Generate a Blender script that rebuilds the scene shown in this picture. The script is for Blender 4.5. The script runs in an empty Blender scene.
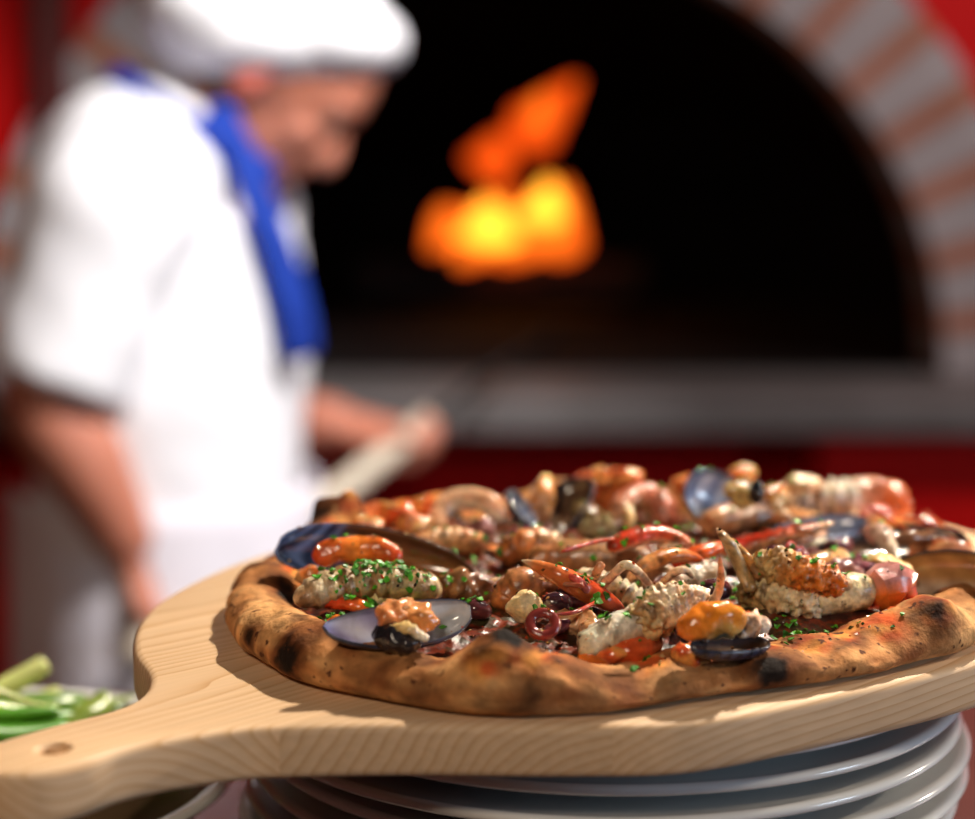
import bpy, bmesh, math, random
from math import sin, cos, pi, radians, sqrt, atan2
from mathutils import Vector, Matrix, noise
from mathutils.bvhtree import BVHTree

random.seed(7)
SC = bpy.context.scene
COL = SC.collection

# ------------------------------------------------------------------ camera
EYE = Vector((0, 0, 1.60))
PITCH = radians(9.07)
FPX = 2000.0
cam_d = bpy.data.cameras.new('camera')
cam_d.sensor_width = 36
cam_d.lens = FPX / 975 * 36
cam_d.clip_start = 0.02
cam_d.dof.use_dof = True
cam_d.dof.focus_distance = 0.775
cam_d.dof.aperture_fstop = 3.7
cam_d.dof.aperture_blades = 0
cam = bpy.data.objects.new('camera', cam_d)
cam.location = EYE
cam.rotation_euler = (pi / 2 - PITCH, 0, 0)
COL.objects.link(cam)
SC.camera = cam

# ------------------------------------------------------------------ world, lights, exposure
SC.view_settings.view_transform = 'Standard'
SC.view_settings.look = 'None'
SC.view_settings.exposure = 0.0
SC.view_settings.gamma = 1
SC.view_settings.use_curve_mapping = False
SC.cycles.use_denoising = True
wd = bpy.data.worlds.new('world')
SC.world = wd
wd.use_nodes = True
wd.node_tree.nodes['Background'].inputs[0].default_value = (0.9, 0.8, 0.75, 1)
wd.node_tree.nodes['Background'].inputs[1].default_value = 0.02


def lamp(name, kind, loc, target, power, color, size=0.2, spot=60, blend=0.5, sizey=None):
    d = bpy.data.lights.new(name, kind)
    d.energy = power
    d.color = color
    if kind == 'SPOT':
        d.spot_size = radians(spot)
        d.spot_blend = blend
        d.shadow_soft_size = size
    elif kind == 'AREA':
        d.size = size
        if sizey:
            d.shape = 'RECTANGLE'
            d.size_y = sizey
    else:
        d.shadow_soft_size = size
    o = bpy.data.objects.new(name, d)
    o.location = loc
    o.rotation_euler = (Vector(target) - Vector(loc)).to_track_quat('-Z', 'Y').to_euler()
    COL.objects.link(o)
    return o


lamp('assumed_spot_pizza', 'SPOT', (0.62, 1.62, 2.65), (0.05, 0.85, 1.38), 195, (1.0, 0.88, 0.72), 0.03, 42)  # unseen key lamp, assumed from the pizza's shadow towards front left
lamp('assumed_low_spot_right', 'SPOT', (1.75, 1.45, 1.98), (0.0, 0.82, 1.38), 75, (1.0, 0.86, 0.7), 0.03, 30)  # assumed low lamp out of view, inferred from the board's second shadow
lamp('assumed_spot_chef', 'SPOT', (0.75, 1.25, 2.75), (-0.32, 2.22, 1.35), 320, (1.0, 0.96, 0.95), 0.15, 46)  # assumed key light for the chef's bright white front; no lamp seen
lamp('assumed_front_fill', 'AREA', (-0.45, -0.65, 2.45), (0.05, 0.8, 1.35), 12, (1.0, 0.80, 0.60), 0.25)  # unseen warm fill, assumed from the lit crust front and plate highlights
lamp('assumed_cool_fill', 'AREA', (1.9, 0.15, 1.75), (0.15, 0.85, 1.35), 12, (0.62, 0.80, 1.0), 0.45)  # assumed cool fill for the bluish right side; the room has no window
lamp('oven_wall_wash', 'SPOT', (1.5, 1.7, 2.8), (1.15, 3.05, 1.7), 130, (1.0, 0.88, 0.85), 0.1, 60)  # added wash that brightens the right of the oven wall

# ------------------------------------------------------------------ helpers
FWD = Vector((0, cos(PITCH), -sin(PITCH)))
UP = Vector((0, sin(PITCH), cos(PITCH)))


def at(px, py, z=None, y=None):
    """a photo direction met with a real height or distance"""
    d = FWD + Vector((1, 0, 0)) * ((px - 487.5) / FPX) + UP * ((409.5 - py) / FPX)
    k = (z - EYE.z) / d.z if z is not None else y / d.y
    return EYE + d * k


BT = 1.378                       # top of the wooden board


def W(px, py, h):
    return at(px, py, z=BT + h)


def lerp(a, b, t):
    return a + (b - a) * t


def mixc(a, b, t):
    t = max(0.0, min(1.0, t))
    return tuple(a[i] + (b[i] - a[i]) * t for i in range(3))


def sstep(a, b, x):
    t = max(0.0, min(1.0, (x - a) / (b - a)))
    return t * t * (3 - 2 * t)


def N1(p, s, k=0.0):
    return noise.noise(Vector((p[0] * s + k, p[1] * s + k * 1.7, p[2] * s - k)))


def catmull(pts, m, closed=False):
    n = len(pts)
    out = []
    if closed:
        for i in range(n):
            p0, p1, p2, p3 = pts[i - 1], pts[i], pts[(i + 1) % n], pts[(i + 2) % n]
            for j in range(m):
                out.append(_cr(p0, p1, p2, p3, j / m))
        return out
    for j in range(m):
        s = j / (m - 1) * (n - 1)
        i = min(int(s), n - 2)
        t = s - i
        p0 = pts[max(i - 1, 0)]
        p1 = pts[i]
        p2 = pts[i + 1]
        p3 = pts[min(i + 2, n - 1)]
        out.append(_cr(p0, p1, p2, p3, t))
    return out


def _cr(p0, p1, p2, p3, t):
    if isinstance(p1, (int, float)):
        return 0.5 * (2 * p1 + (p2 - p0) * t + (2 * p0 - 5 * p1 + 4 * p2 - p3) * t * t + (3 * p1 - p0 - 3 * p2 + p3) * t ** 3)
    return type(p1)([0.5 * (2 * b + (c - a) * t + (2 * a - 5 * b + 4 * c - d) * t * t + (3 * b - a - 3 * c + d) * t ** 3)
                     for a, b, c, d in zip(p0, p1, p2, p3)])


class MB:
    """collects verts / faces / vertex colours / face material slots"""

    def __init__(self):
        self.v, self.f, self.c, self.m = [], [], [], []

    def add(self, v, f, c=None, mi=0):
        o = len(self.v)
        self.v += [Vector(p) for p in v]
        self.f += [tuple(i + o for i in q) for q in f]
        self.c += list(c) if c else [(1, 1, 1)] * len(v)
        self.m += [mi] * len(f)
        return self

    def rumple(self, amp, scale, k=0.0, octaves=2):
        nv = self.normals()
        for i, p in enumerate(self.v):
            d = 0
            a, s = amp, scale
            for _ in range(octaves):
                d += a * N1(p, s, k)
                a *= 0.5
                s *= 2.1
            self.v[i] = p + nv[i] * d
        return self

    def normals(self):
        nv = [Vector((0, 0, 0)) for _ in self.v]
        for q in self.f:
            a, b, c = self.v[q[0]], self.v[q[1]], self.v[q[2]]
            n = (b - a).cross(c - a)
            for i in q:
                nv[i] += n
        return [n.normalized() if n.length > 0 else Vector((0, 0, 1)) for n in nv]

    def build(self, name, mats, parent=None, origin=None, smooth=True, sharp=None):
        me = bpy.data.meshes.new(name)
        o3 = Vector(origin) if origin is not None else Vector((0, 0, 0))
        me.from_pydata([tuple(p - o3) for p in self.v], [], self.f)
        ca = me.color_attributes.new('Col', 'FLOAT_COLOR', 'POINT')
        flat = []
        for c in self.c:
            flat += [c[0], c[1], c[2], 1.0]
        ca.data.foreach_set('color', flat)
        if not isinstance(mats, (list, tuple)):
            mats = [mats]
        for m in mats:
            me.materials.append(m)
        me.polygons.foreach_set('material_index', self.m)
        me.polygons.foreach_set('use_smooth', [smooth] * len(self.f))
        bm = bmesh.new()
        bm.from_mesh(me)
        bmesh.ops.recalc_face_normals(bm, faces=bm.faces)
        bm.to_mesh(me)
        bm.free()
        if sharp:
            me.set_sharp_from_angle(angle=radians(sharp))
        me.update()
        o = bpy.data.objects.new(name, me)
        COL.objects.link(o)
        if parent:
            o.parent = parent
        elif origin is not None:
            o.location = o3
        return o


def tube(path, radii, n=14, m=None, flat=1.0, up=(0, 0, 1), rid=0, ridamp=0.12, cap=0.12, colf=None, wid=1.0):
    """swept round body with rounded ends; rid = number of overlapping segments"""
    path = [Vector(p) for p in path]
    if m is None:
        m = max(14, 8 * len(path), rid * 6 + 6)
    P = catmull(path, m)
    R = catmull([float(r) for r in radii], m)
    up = Vector(up)
    v, f, c = [], [], []
    L = [0]
    for i in range(1, m):
        L.append(L[-1] + (P[i] - P[i - 1]).length)
    T = L[-1] or 1
    prev = None
    for i in range(m):
        t = (P[min(i + 1, m - 1)] - P[max(i - 1, 0)]).normalized()
        side = t.cross(up)
        if side.length < 0.15:
            side = prev if prev is not None else t.cross(Vector((0.3, 1, 0.2)))
        side = side - t * side.dot(t)
        side.normalize()
        if prev is not None and side.dot(prev) < 0:
            side = -side
        prev = side
        nrm = side.cross(t)
        s = L[i] / T
        k = 1.0
        if cap > 0:
            e = min(s, 1 - s)
            if e < cap:
                k = sqrt(max(0.0, 1 - (1 - e / cap) ** 2))
        r = max(R[i], 0.0) * max(k, 0.03)
        if rid:
            r *= 1 + ridamp * (0.5 - (s * rid) % 1.0)
        for j in range(n):
            a = 2 * pi * j / n
            v.append(P[i] + side * (r * wid * cos(a)) + nrm * (r * flat * sin(a)))
            c.append(colf(s, a) if colf else (1, 1, 1))
    for i in range(m - 1):
        for j in range(n):
            a, b = i * n + j, i * n + (j + 1) % n
            f.append((a, b, b + n, a + n))
    f.append(tuple(range(n))[::-1])
    f.append(tuple((m - 1) * n + j for j in range(n)))
    return v, f, c


def ellipsoid(c, r, nu=20, nv=12, rot=None, col=(1, 1, 1)):
    c = Vector(c)
    v, f = [], []
    M = rot or Matrix.Identity(3)
    for i in range(nv + 1):
        th = pi * i / nv
        for j in range(nu):
            ph = 2 * pi * j / nu
            s = max(sin(th), 0.004)
            v.append(c + M @ Vector((r[0] * s * cos(ph), r[1] * s * sin(ph), r[2] * cos(th))))
    for i in range(nv):
        for j in range(nu):
            a, b = i * nu + j, i * nu + (j + 1) % nu
            f.append((a, a + nu, b + nu, b))
    f.append(tuple(range(nu)))
    f.append(tuple(nv * nu + j for j in range(nu))[::-1])
    return v, f, [col] * len(v)


def box(c, s, rot=None, col=(1, 1, 1)):
    c = Vector(c)
    M = rot or Matrix.Identity(3)
    v = [c + M @ Vector((sx * s[0] / 2, sy * s[1] / 2, sz * s[2] / 2)) for sx in (-1, 1) for sy in (-1, 1) for sz in (-1, 1)]
    f = [(0, 1, 3, 2), (4, 6, 7, 5), (0, 4, 5, 1), (2, 3, 7, 6), (0, 2, 6, 4), (1, 5, 7, 3)]
    return v, f, [col] * 8


def lathe(prof, n=96, c=(0, 0, 0)):
    v, f = [], []
    k = len(prof)
    for j in range(n):
        a = 2 * pi * j / n
        for r, z in prof:
            v.append(Vector((c[0] + r * cos(a), c[1] + r * sin(a), c[2] + z)))
    for j in range(n):
        j2 = (j + 1) % n
        for i in range(k - 1):
            f.append((j * k + i, j2 * k + i, j2 * k + i + 1, j * k + i + 1))
    return v, f, None


def fuse(mb, voxel, name, mat, parent, origin, smooth=4):
    """one continuous surface out of overlapping bodies"""
    tmp = mb.build('tmp', mat)
    md = tmp.modifiers.new('r', 'REMESH')
    md.mode = 'VOXEL'
    md.voxel_size = voxel
    sm = tmp.modifiers.new('s', 'SMOOTH')
    sm.factor = 0.5
    sm.iterations = smooth
    dg = bpy.context.evaluated_depsgraph_get()
    me = bpy.data.meshes.new_from_object(tmp.evaluated_get(dg))
    bpy.data.objects.remove(tmp)
    me.transform(Matrix.Translation(-Vector(origin)))
    me.materials.clear()
    me.materials.append(mat)
    me.polygons.foreach_set('use_smooth', [True] * len(me.polygons))
    me.name = name
    o = bpy.data.objects.new(name, me)
    COL.objects.link(o)
    if parent:
        o.parent = parent
    return o


def tag(o, label=None, cat=None, group=None, kind=None):
    if label:
        o['label'] = label
    if cat:
        o['category'] = cat
    if group:
        o['group'] = group
    if kind:
        o['kind'] = kind
    return o


def thing(name, label, cat, loc, group=None):
    o = bpy.data.objects.new(name, None)
    o.empty_display_size = 0.02
    o.location = loc
    COL.objects.link(o)
    return tag(o, label, cat, group)


# ------------------------------------------------------------------ materials
def _bsdf(name):
    m = bpy.data.materials.new(name)
    m.use_nodes = True
    return m, m.node_tree, m.node_tree.nodes['Principled BSDF']


def nmat(name, stops, scale=8.0, detail=4, rough=0.5, bump=0.0, bscale=60.0, coat=0.0, sss=0.0, spec=0.5, metal=0.0, dist=0.002,
         sssr=(0.4, 0.2, 0.1)):
    """noise-coloured surface"""
    m, nt, b = _bsdf(name)
    tc = nt.nodes.new('ShaderNodeTexCoord')
    nz = nt.nodes.new('ShaderNodeTexNoise')
    nz.inputs['Scale'].default_value = scale
    nz.inputs['Detail'].default_value = detail
    nt.links.new(tc.outputs['Object'], nz.inputs['Vector'])
    cr = nt.nodes.new('ShaderNodeValToRGB')
    el = cr.color_ramp.elements
    while len(el) < len(stops):
        el.new(0.5)
    for e, (p, c) in zip(el, stops):
        e.position = p
        e.color = (*c, 1)
    nt.links.new(nz.outputs['Fac'], cr.inputs['Fac'])
    nt.links.new(cr.outputs['Color'], b.inputs['Base Color'])
    _finish(nt, b, tc, rough, bump, bscale, coat, sss, spec, metal, dist, sssr)
    return m


def _finish(nt, b, tc, rough, bump, bscale, coat, sss, spec, metal, dist, sssr):
    b.inputs['Roughness'].default_value = rough
    b.inputs['Specular IOR Level'].default_value = spec
    b.inputs['Metallic'].default_value = metal
    if coat:
        b.inputs['Coat Weight'].default_value = coat
        b.inputs['Coat Roughness'].default_value = 0.12
    if sss:
        b.inputs['Subsurface Weight'].default_value = sss
        b.inputs['Subsurface Radius'].default_value = sssr
        b.inputs['Subsurface Scale'].default_value = 0.006
    if bump:
        n2 = nt.nodes.new('ShaderNodeTexNoise')
        n2.inputs['Scale'].default_value = bscale
        n2.inputs['Detail'].default_value = 5
        bp = nt.nodes.new('ShaderNodeBump')
        bp.inputs['Strength'].default_value = bump
        bp.inputs['Distance'].default_value = dist
        nt.links.new(tc.outputs['Object'], n2.inputs['Vector'])
        nt.links.new(n2.outputs['Fac'], bp.inputs['Height'])
        nt.links.new(bp.outputs['Normal'], b.inputs['Normal'])


def vmat(name, rough=0.4, bump=0.0, bscale=300.0, coat=0.0, sss=0.0, spec=0.5, mott=0.25, mscale=250.0, dist=0.001, metal=0.0,
         speck=None):
    """own colour of the piece (Col) broken up by fine mottling, optionally with specks"""
    m, nt, b = _bsdf(name)
    tc = nt.nodes.new('ShaderNodeTexCoord')
    at_ = nt.nodes.new('ShaderNodeVertexColor')
    at_.layer_name = 'Col'
    nz = nt.nodes.new('ShaderNodeTexNoise')
    nz.inputs['Scale'].default_value = mscale
    nz.inputs['Detail'].default_value = 4
    nt.links.new(tc.outputs['Object'], nz.inputs['Vector'])
    mr = nt.nodes.new('ShaderNodeMapRange')
    mr.inputs['From Min'].default_value = 0.3
    mr.inputs['From Max'].default_value = 0.7
    mr.inputs['To Min'].default_value = 1 - mott
    mr.inputs['To Max'].default_value = 1 + mott
    nt.links.new(nz.outputs['Fac'], mr.inputs['Value'])
    mx = nt.nodes.new('ShaderNodeVectorMath')
    mx.operation = 'SCALE'
    nt.links.new(at_.outputs['Color'], mx.inputs[0])
    nt.links.new(mr.outputs['Result'], mx.inputs['Scale'])
    out = mx.outputs['Vector']
    if speck:
        vz = nt.nodes.new('ShaderNodeTexNoise')
        vz.inputs['Scale'].default_value = speck[1]
        vz.inputs['Detail'].default_value = 2
        nt.links.new(tc.outputs['Object'], vz.inputs['Vector'])
        r2 = nt.nodes.new('ShaderNodeMapRange')
        r2.inputs['From Min'].default_value = speck[2]
        r2.inputs['From Max'].default_value = speck[2] + 0.05
        nt.links.new(vz.outputs['Fac'], r2.inputs['Value'])
        m2 = nt.nodes.new('ShaderNodeMix')
        m2.data_type = 'RGBA'
        nt.links.new(r2.outputs['Result'], m2.inputs['Factor'])
        nt.links.new(out, m2.inputs[6])
        m2.inputs[7].default_value = (*speck[0], 1)
        out = m2.outputs[2]
    nt.links.new(out, b.inputs['Base Color'])
    _finish(nt, b, tc, rough, bump, bscale, coat, sss, spec, metal, dist, (0.5, 0.25, 0.12))
    return m


def pine_mat():
    """glued pine strips along the board's own length; growth rings cut through as solid wood"""
    m, nt, b = _bsdf('pine_board')
    N, Lk = nt.nodes, nt.links

    def mth(op, a, b_=None, c=None):
        n = N.new('ShaderNodeMath')
        n.operation = op
        for i, x in enumerate((a, b_, c)):
            if x is None:
                continue
            if isinstance(x, (int, float)):
                n.inputs[i].default_value = x
            else:
                Lk.new(x, n.inputs[i])
        return n.outputs[0]
    tc = N.new('ShaderNodeTexCoord')
    sp = N.new('ShaderNodeSeparateXYZ')
    Lk.new(tc.outputs['Object'], sp.inputs[0])
    X, Y, Z = sp.outputs
    idx = mth('FLOOR', mth('DIVIDE', mth('ADD', Y, 0.0586), 0.078))
    wn = N.new('ShaderNodeTexWhiteNoise')
    wn.noise_dimensions = '1D'
    Lk.new(mth('ADD', idx, 3.3), wn.inputs['W'])
    s2 = N.new('ShaderNodeSeparateXYZ')
    Lk.new(wn.outputs['Color'], s2.inputs[0])
    yl = mth('SUBTRACT', mth('ADD', Y, 0.0586), mth('MULTIPLY', idx, 0.078))
    yc = mth('SUBTRACT', yl, mth('MULTIPLY_ADD', s2.outputs[0], 0.09, -0.01))
    zc = mth('ADD', Z, mth('MULTIPLY_ADD', s2.outputs[1], 0.05, 0.025))
    slope = mth('MULTIPLY', X, mth('MULTIPLY_ADD', s2.outputs[2], 0.10, -0.05))
    nz = N.new('ShaderNodeTexNoise')
    nz.inputs['Scale'].default_value = 9
    nz.inputs['Detail'].default_value = 3
    mp = N.new('ShaderNodeMapping')
    mp.inputs['Scale'].default_value = (0.35, 1.6, 1.6)
    Lk.new(tc.outputs['Object'], mp.inputs[0])
    Lk.new(mp.outputs[0], nz.inputs['Vector'])
    d = mth('SQRT', mth('ADD', mth('MULTIPLY', yc, yc), mth('MULTIPLY', zc, zc)))
    d = mth('ADD', mth('ADD', d, slope), mth('MULTIPLY', nz.outputs['Fac'], 0.022))
    fr = mth('FRACT', mth('MULTIPLY', d, 290.0))
    ring = mth('POWER', fr, 2.6)
    cr = N.new('ShaderNodeValToRGB')
    el = cr.color_ramp.elements
    el[0].position, el[0].color = 0.0, (0.67, 0.465, 0.285, 1)
    el[1].position, el[1].color = 1.0, (0.52, 0.30, 0.14, 1)
    e = el.new(0.45)
    e.color = (0.62, 0.41, 0.235, 1)
    Lk.new(ring, cr.inputs['Fac'])
    fine = N.new('ShaderNodeTexNoise')
    fine.inputs['Scale'].default_value = 60
    fine.inputs['Detail'].default_value = 5
    mp2 = N.new('ShaderNodeMapping')
    mp2.inputs['Scale'].default_value = (0.25, 6, 6)
    Lk.new(tc.outputs['Object'], mp2.inputs[0])
    Lk.new(mp2.outputs[0], fine.inputs['Vector'])
    vm = N.new('ShaderNodeVectorMath')
    vm.operation = 'SCALE'
    Lk.new(cr.outputs['Color'], vm.inputs[0])
    Lk.new(mth('MULTIPLY_ADD', fine.outputs['Fac'], 0.3, mth('MULTIPLY_ADD', s2.outputs[0], 0.12, 0.80)), vm.inputs['Scale'])
    Lk.new(vm.outputs[0], b.inputs['Base Color'])
    b.inputs['Roughness'].default_value = 0.55
    b.inputs['Specular IOR Level'].default_value = 0.3
    bp = N.new('ShaderNodeBump')
    bp.inputs['Strength'].default_value = 0.15
    bp.inputs['Distance'].default_value = 0.0006
    Lk.new(fine.outputs['Fac'], bp.inputs['Height'])
    Lk.new(bp.outputs[0], b.inputs['Normal'])
    return m


def emit_mat(name, core, edge, strength):
    m = bpy.data.materials.new(name)
    m.use_nodes = True
    nt = m.node_tree
    nt.nodes.clear()
    out = nt.nodes.new('ShaderNodeOutputMaterial')
    em = nt.nodes.new('ShaderNodeEmission')
    lw = nt.nodes.new('ShaderNodeLayerWeight')
    lw.inputs['Blend'].default_value = 0.45
    cr = nt.nodes.new('ShaderNodeValToRGB')
    cr.color_ramp.elements[0].color = (*core, 1)
    cr.color_ramp.elements[1].color = (*edge, 1)
    nt.links.new(lw.outputs['Facing'], cr.inputs['Fac'])
    nt.links.new(cr.outputs['Color'], em.inputs['Color'])
    em.inputs['Strength'].default_value = strength
    nt.links.new(em.outputs[0], out.inputs['Surface'])
    return m


M = {}
M['pine'] = pine_mat()
M['red_wall'] = nmat('red_plaster', [(0.3, (0.40, 0.002, 0.002)), (0.7, (0.47, 0.003, 0.003))], 3, rough=0.6, bump=0.1, bscale=20, spec=0.12)
M['red_panel'] = nmat('red_panel_paint', [(0.3, (0.50, 0.003, 0.002)), (0.7, (0.56, 0.004, 0.003))], 3, rough=0.5, spec=0.15)
M['dark_trim'] = nmat('dark_trim_paint', [(0.3, (0.06, 0.004, 0.004)), (0.7, (0.09, 0.006, 0.005))], 6, rough=0.5)
M['soot'] = nmat('sooty_brick', [(0.3, (0.006, 0.006, 0.007)), (0.7, (0.012, 0.011, 0.011))], 6, rough=0.9, spec=0.1)
M['brick'] = nmat('orange_brick', [(0.3, (0.26, 0.085, 0.04)), (0.7, (0.33, 0.12, 0.065))], 14, rough=0.85, bump=0.3, bscale=40)
M['paleblock'] = nmat('pale_brick', [(0.3, (0.25, 0.215, 0.215)), (0.7, (0.31, 0.27, 0.27))], 14, rough=0.85, bump=0.3, bscale=40)
M['stone'] = nmat('grey_stone', [(0.3, (0.095, 0.082, 0.078)), (0.7, (0.13, 0.115, 0.112))], 12, rough=0.6, bump=0.1, bscale=50)
M['floor'] = nmat('brown_floor_tile', [(0.3, (0.09, 0.05, 0.035)), (0.7, (0.14, 0.08, 0.05))], 4, rough=0.5)
M['ceiling'] = nmat('ceiling_paint', [(0.3, (0.16, 0.13, 0.12)), (0.7, (0.2, 0.16, 0.15))], 4, rough=0.9)
M['counter'] = nmat('dark_red_counter', [(0.3, (0.045, 0.008, 0.006)), (0.7, (0.075, 0.014, 0.010))], 9, rough=0.35)
M['porcelain'] = nmat('white_porcelain', [(0.3, (0.74, 0.75, 0.74)), (0.7, (0.78, 0.79, 0.78))], 5, rough=0.12, coat=0.4)
M['shade_brown'] = nmat('shade_brown', [(0.3, (0.03, 0.016, 0.008)), (0.7, (0.05, 0.028, 0.014))], 9, rough=0.25, coat=0.2)  # bowl colour: shade and reflections inside it, put in as dark brown
M['skin'] = nmat('skin', [(0.3, (0.42, 0.145, 0.085)), (0.7, (0.50, 0.185, 0.115))], 12, rough=0.5, sss=0.15)
M['ear'] = nmat('flushed_skin', [(0.3, (0.58, 0.13, 0.09)), (0.7, (0.64, 0.18, 0.12))], 12, rough=0.5, sss=0.15)
M['hair'] = nmat('brown_hair', [(0.3, (0.05, 0.03, 0.02)), (0.7, (0.10, 0.06, 0.04))], 80, rough=0.6, bump=0.4, bscale=300)
M['white_cloth'] = nmat('white_cotton', [(0.3, (0.78, 0.77, 0.79)), (0.7, (0.84, 0.83, 0.84))], 9, rough=0.85, bump=0.25, bscale=14, spec=0.2, dist=0.01)
M['grey_cloth'] = nmat('off_white_apron', [(0.3, (0.66, 0.62, 0.66)), (0.7, (0.74, 0.70, 0.74))], 9, rough=0.85, bump=0.25, bscale=14, spec=0.2, dist=0.01)
M['blue_cloth'] = nmat('blue_cotton', [(0.3, (0.006, 0.026, 0.22)), (0.7, (0.010, 0.042, 0.31))], 20, rough=0.8, spec=0.2)
M['trouser'] = nmat('grey_trousers', [(0.3, (0.30, 0.27, 0.29)), (0.7, (0.38, 0.34, 0.36))], 20, rough=0.85)
M['leather'] = nmat('black_leather', [(0.3, (0.015, 0.014, 0.013)), (0.7, (0.03, 0.028, 0.026))], 30, rough=0.4)
M['eye'] = nmat('eye_white', [(0.3, (0.20, 0.13, 0.10)), (0.7, (0.26, 0.17, 0.13))], 30, rough=0.5)
M['shaft'] = nmat('pale_ash_wood', [(0.3, (0.52, 0.44, 0.33)), (0.7, (0.60, 0.51, 0.39))], 25, rough=0.6)
M['steel'] = nmat('sooty_steel', [(0.3, (0.012, 0.012, 0.012)), (0.7, (0.022, 0.02, 0.02))], 25, rough=0.8, spec=0.15)
M['log'] = nmat('charred_bark', [(0.35, (0.012, 0.009, 0.008)), (0.65, (0.04, 0.025, 0.018))], 30, rough=0.95, bump=0.8, bscale=60, dist=0.01)
M['flame_y'] = emit_mat('yellow_flame', (1.0, 0.46, 0.03), (1.0, 0.12, 0.006), 3.0)
M['flame_o'] = emit_mat('orange_flame', (1.0, 0.17, 0.010), (0.6, 0.03, 0.002), 1.7)
M['flame_r'] = emit_mat('red_flame', (1.0, 0.10, 0.006), (0.5, 0.02, 0.001), 1.3)
M['crust'] = vmat('baked_crust', rough=0.8, bump=0.6, bscale=420, mott=0.42, mscale=130, spec=0.14, dist=0.0012,
                  speck=((0.10, 0.035, 0.015), 210, 0.66))
M['sauce'] = nmat('oily_tomato_and_herb_topping',
                  [(0.22, (0.010, 0.005, 0.005)), (0.42, (0.045, 0.014, 0.010)), (0.50, (0.22, 0.03, 0.008)), (0.56, (0.06, 0.03, 0.012)),
                   (0.66, (0.03, 0.028, 0.008)), (0.78, (0.34, 0.18, 0.06))], 95, 5, rough=0.32, bump=0.45, bscale=160, coat=0.15, dist=0.003)
M['shellfish'] = vmat('shellfish_shell', rough=0.30, bump=0.3, bscale=500, coat=0.25, sss=0.10, mott=0.40, mscale=330, speck=((0.05, 0.06, 0.012), 420, 0.70))
M['meat'] = vmat('cooked_meat', rough=0.38, bump=0.55, bscale=420, coat=0.2, sss=0.15, mott=0.38, mscale=300, dist=0.0015,
                 speck=((0.06, 0.07, 0.015), 480, 0.68))
M['wet'] = vmat('wet_flesh', rough=0.16, bump=0.35, bscale=300, coat=0.5, sss=0.15, mott=0.3, mscale=200, dist=0.0015)
M['nacre'] = vmat('mussel_nacre', rough=0.14, bump=0.1, bscale=120, coat=0.6, mott=0.22, mscale=120, dist=0.001)
M['shell_black'] = vmat('mussel_outside', rough=0.25, bump=0.3, bscale=150, coat=0.4, mott=0.3, mscale=120)
M['leaf'] = vmat('chopped_leaf', rough=0.45, mott=0.4, mscale=600, spec=0.4)
M['stalk'] = vmat('fresh_stalk', rough=0.3, mott=0.12, mscale=120, sss=0.1, spec=0.5, coat=0.15)

# ------------------------------------------------------------------ room
OVY = 3.05                     # plane of the oven front
SHELF_Z = at(600, 372, y=OVY).z
inner_px = [(758, 12), (834, 82), (881, 152), (916, 228), (931, 305), (934, 372)]
ip = [at(x, y, y=OVY) for x, y in inner_px]
# circle centre for the arch: same spring height, radius from the measured points
ACX = at(511, 372, y=OVY).x
AR = (ip[-1].x - ACX) + 0.008
ARZ = None
AZ = SHELF_Z
AH = ip[1]
k_ = 1 - ((AH.x - ACX) / AR) ** 2
ARZ = (AH.z - AZ) / sqrt(k_) + 0.006    # vertical half-axis of the opening
RING = 0.155


def slab(name, c, s, mat, kind='structure'):
    o = MB().add(*box((0, 0, 0), s)).build(name, mat, smooth=False)
    o.location = c
    return tag(o, kind=kind)


slab('floor', (0.1, 0.7, -0.05), (5.4, 6.2, 0.1), M['floor'])
slab('ceiling', (0.1, 0.7, 3.15), (5.4, 6.2, 0.1), M['ceiling'])
slab('wall_left', (-2.4, 0.7, 1.55), (0.1, 4.7, 3.1), M['red_wall'])
slab('wall_right', (2.65, 0.7, 1.55), (0.1, 4.7, 3.1), M['red_wall'])


def arch_pts(rx, rz, n, a0=0.0, a1=pi):
    return [(ACX + rx * cos(a0 + (a1 - a0) * i / (n - 1)), AZ + rz * sin(a0 + (a1 - a0) * i / (n - 1))) for i in range(n)]


def fill_loops(loops, y):
    bm = bmesh.new()
    ed = []
    for lp in loops:
        vs = [bm.verts.new((x, y, z)) for x, z in lp]
        for i in range(len(vs)):
            ed.append(bm.edges.new((vs[i], vs[(i + 1) % len(vs)])))
    bmesh.ops.triangle_fill(bm, use_beauty=True, edges=ed)
    bm.verts.index_update()
    v = [p.co.copy() for p in bm.verts]
    f = [tuple(q.index for q in t.verts) for t in bm.faces]
    bm.free()
    return v, f


# oven wall with the arched opening, 15 cm thick
hole = arch_pts(AR + 0.02, ARZ + 0.02, 49)
hole = hole + [(ACX - AR - 0.02, AZ - 0.06), (ACX + AR + 0.02, AZ - 0.06)]
outer = [(-2.35, 0), (2.6, 0), (2.6, 3.1), (-2.35, 3.1)]
mb = MB()
v0, f0 = fill_loops([outer, hole], OVY)
mb.add(v0, f0)
mb.add([p + Vector((0, 0.15, 0)) for p in v0], f0)
nh = len(hole)
hv = [Vector((x, OVY, z)) for x, z in hole] + [Vector((x, OVY + 0.15, z)) for x, z in hole]
mb.add(hv, [(i, (i + 1) % nh, nh + (i + 1) % nh, nh + i) for i in range(nh)])
tag(mb.build('wall_back', M['red_wall'], smooth=False), kind='structure')

# dark upright trim on the oven wall, left of the arch
pt = at(58, 100, y=OVY)
slab('trim_1', (pt.x, OVY - 0.02, 1.55), (0.05, 0.04, 3.1), M['dark_trim'])

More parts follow.
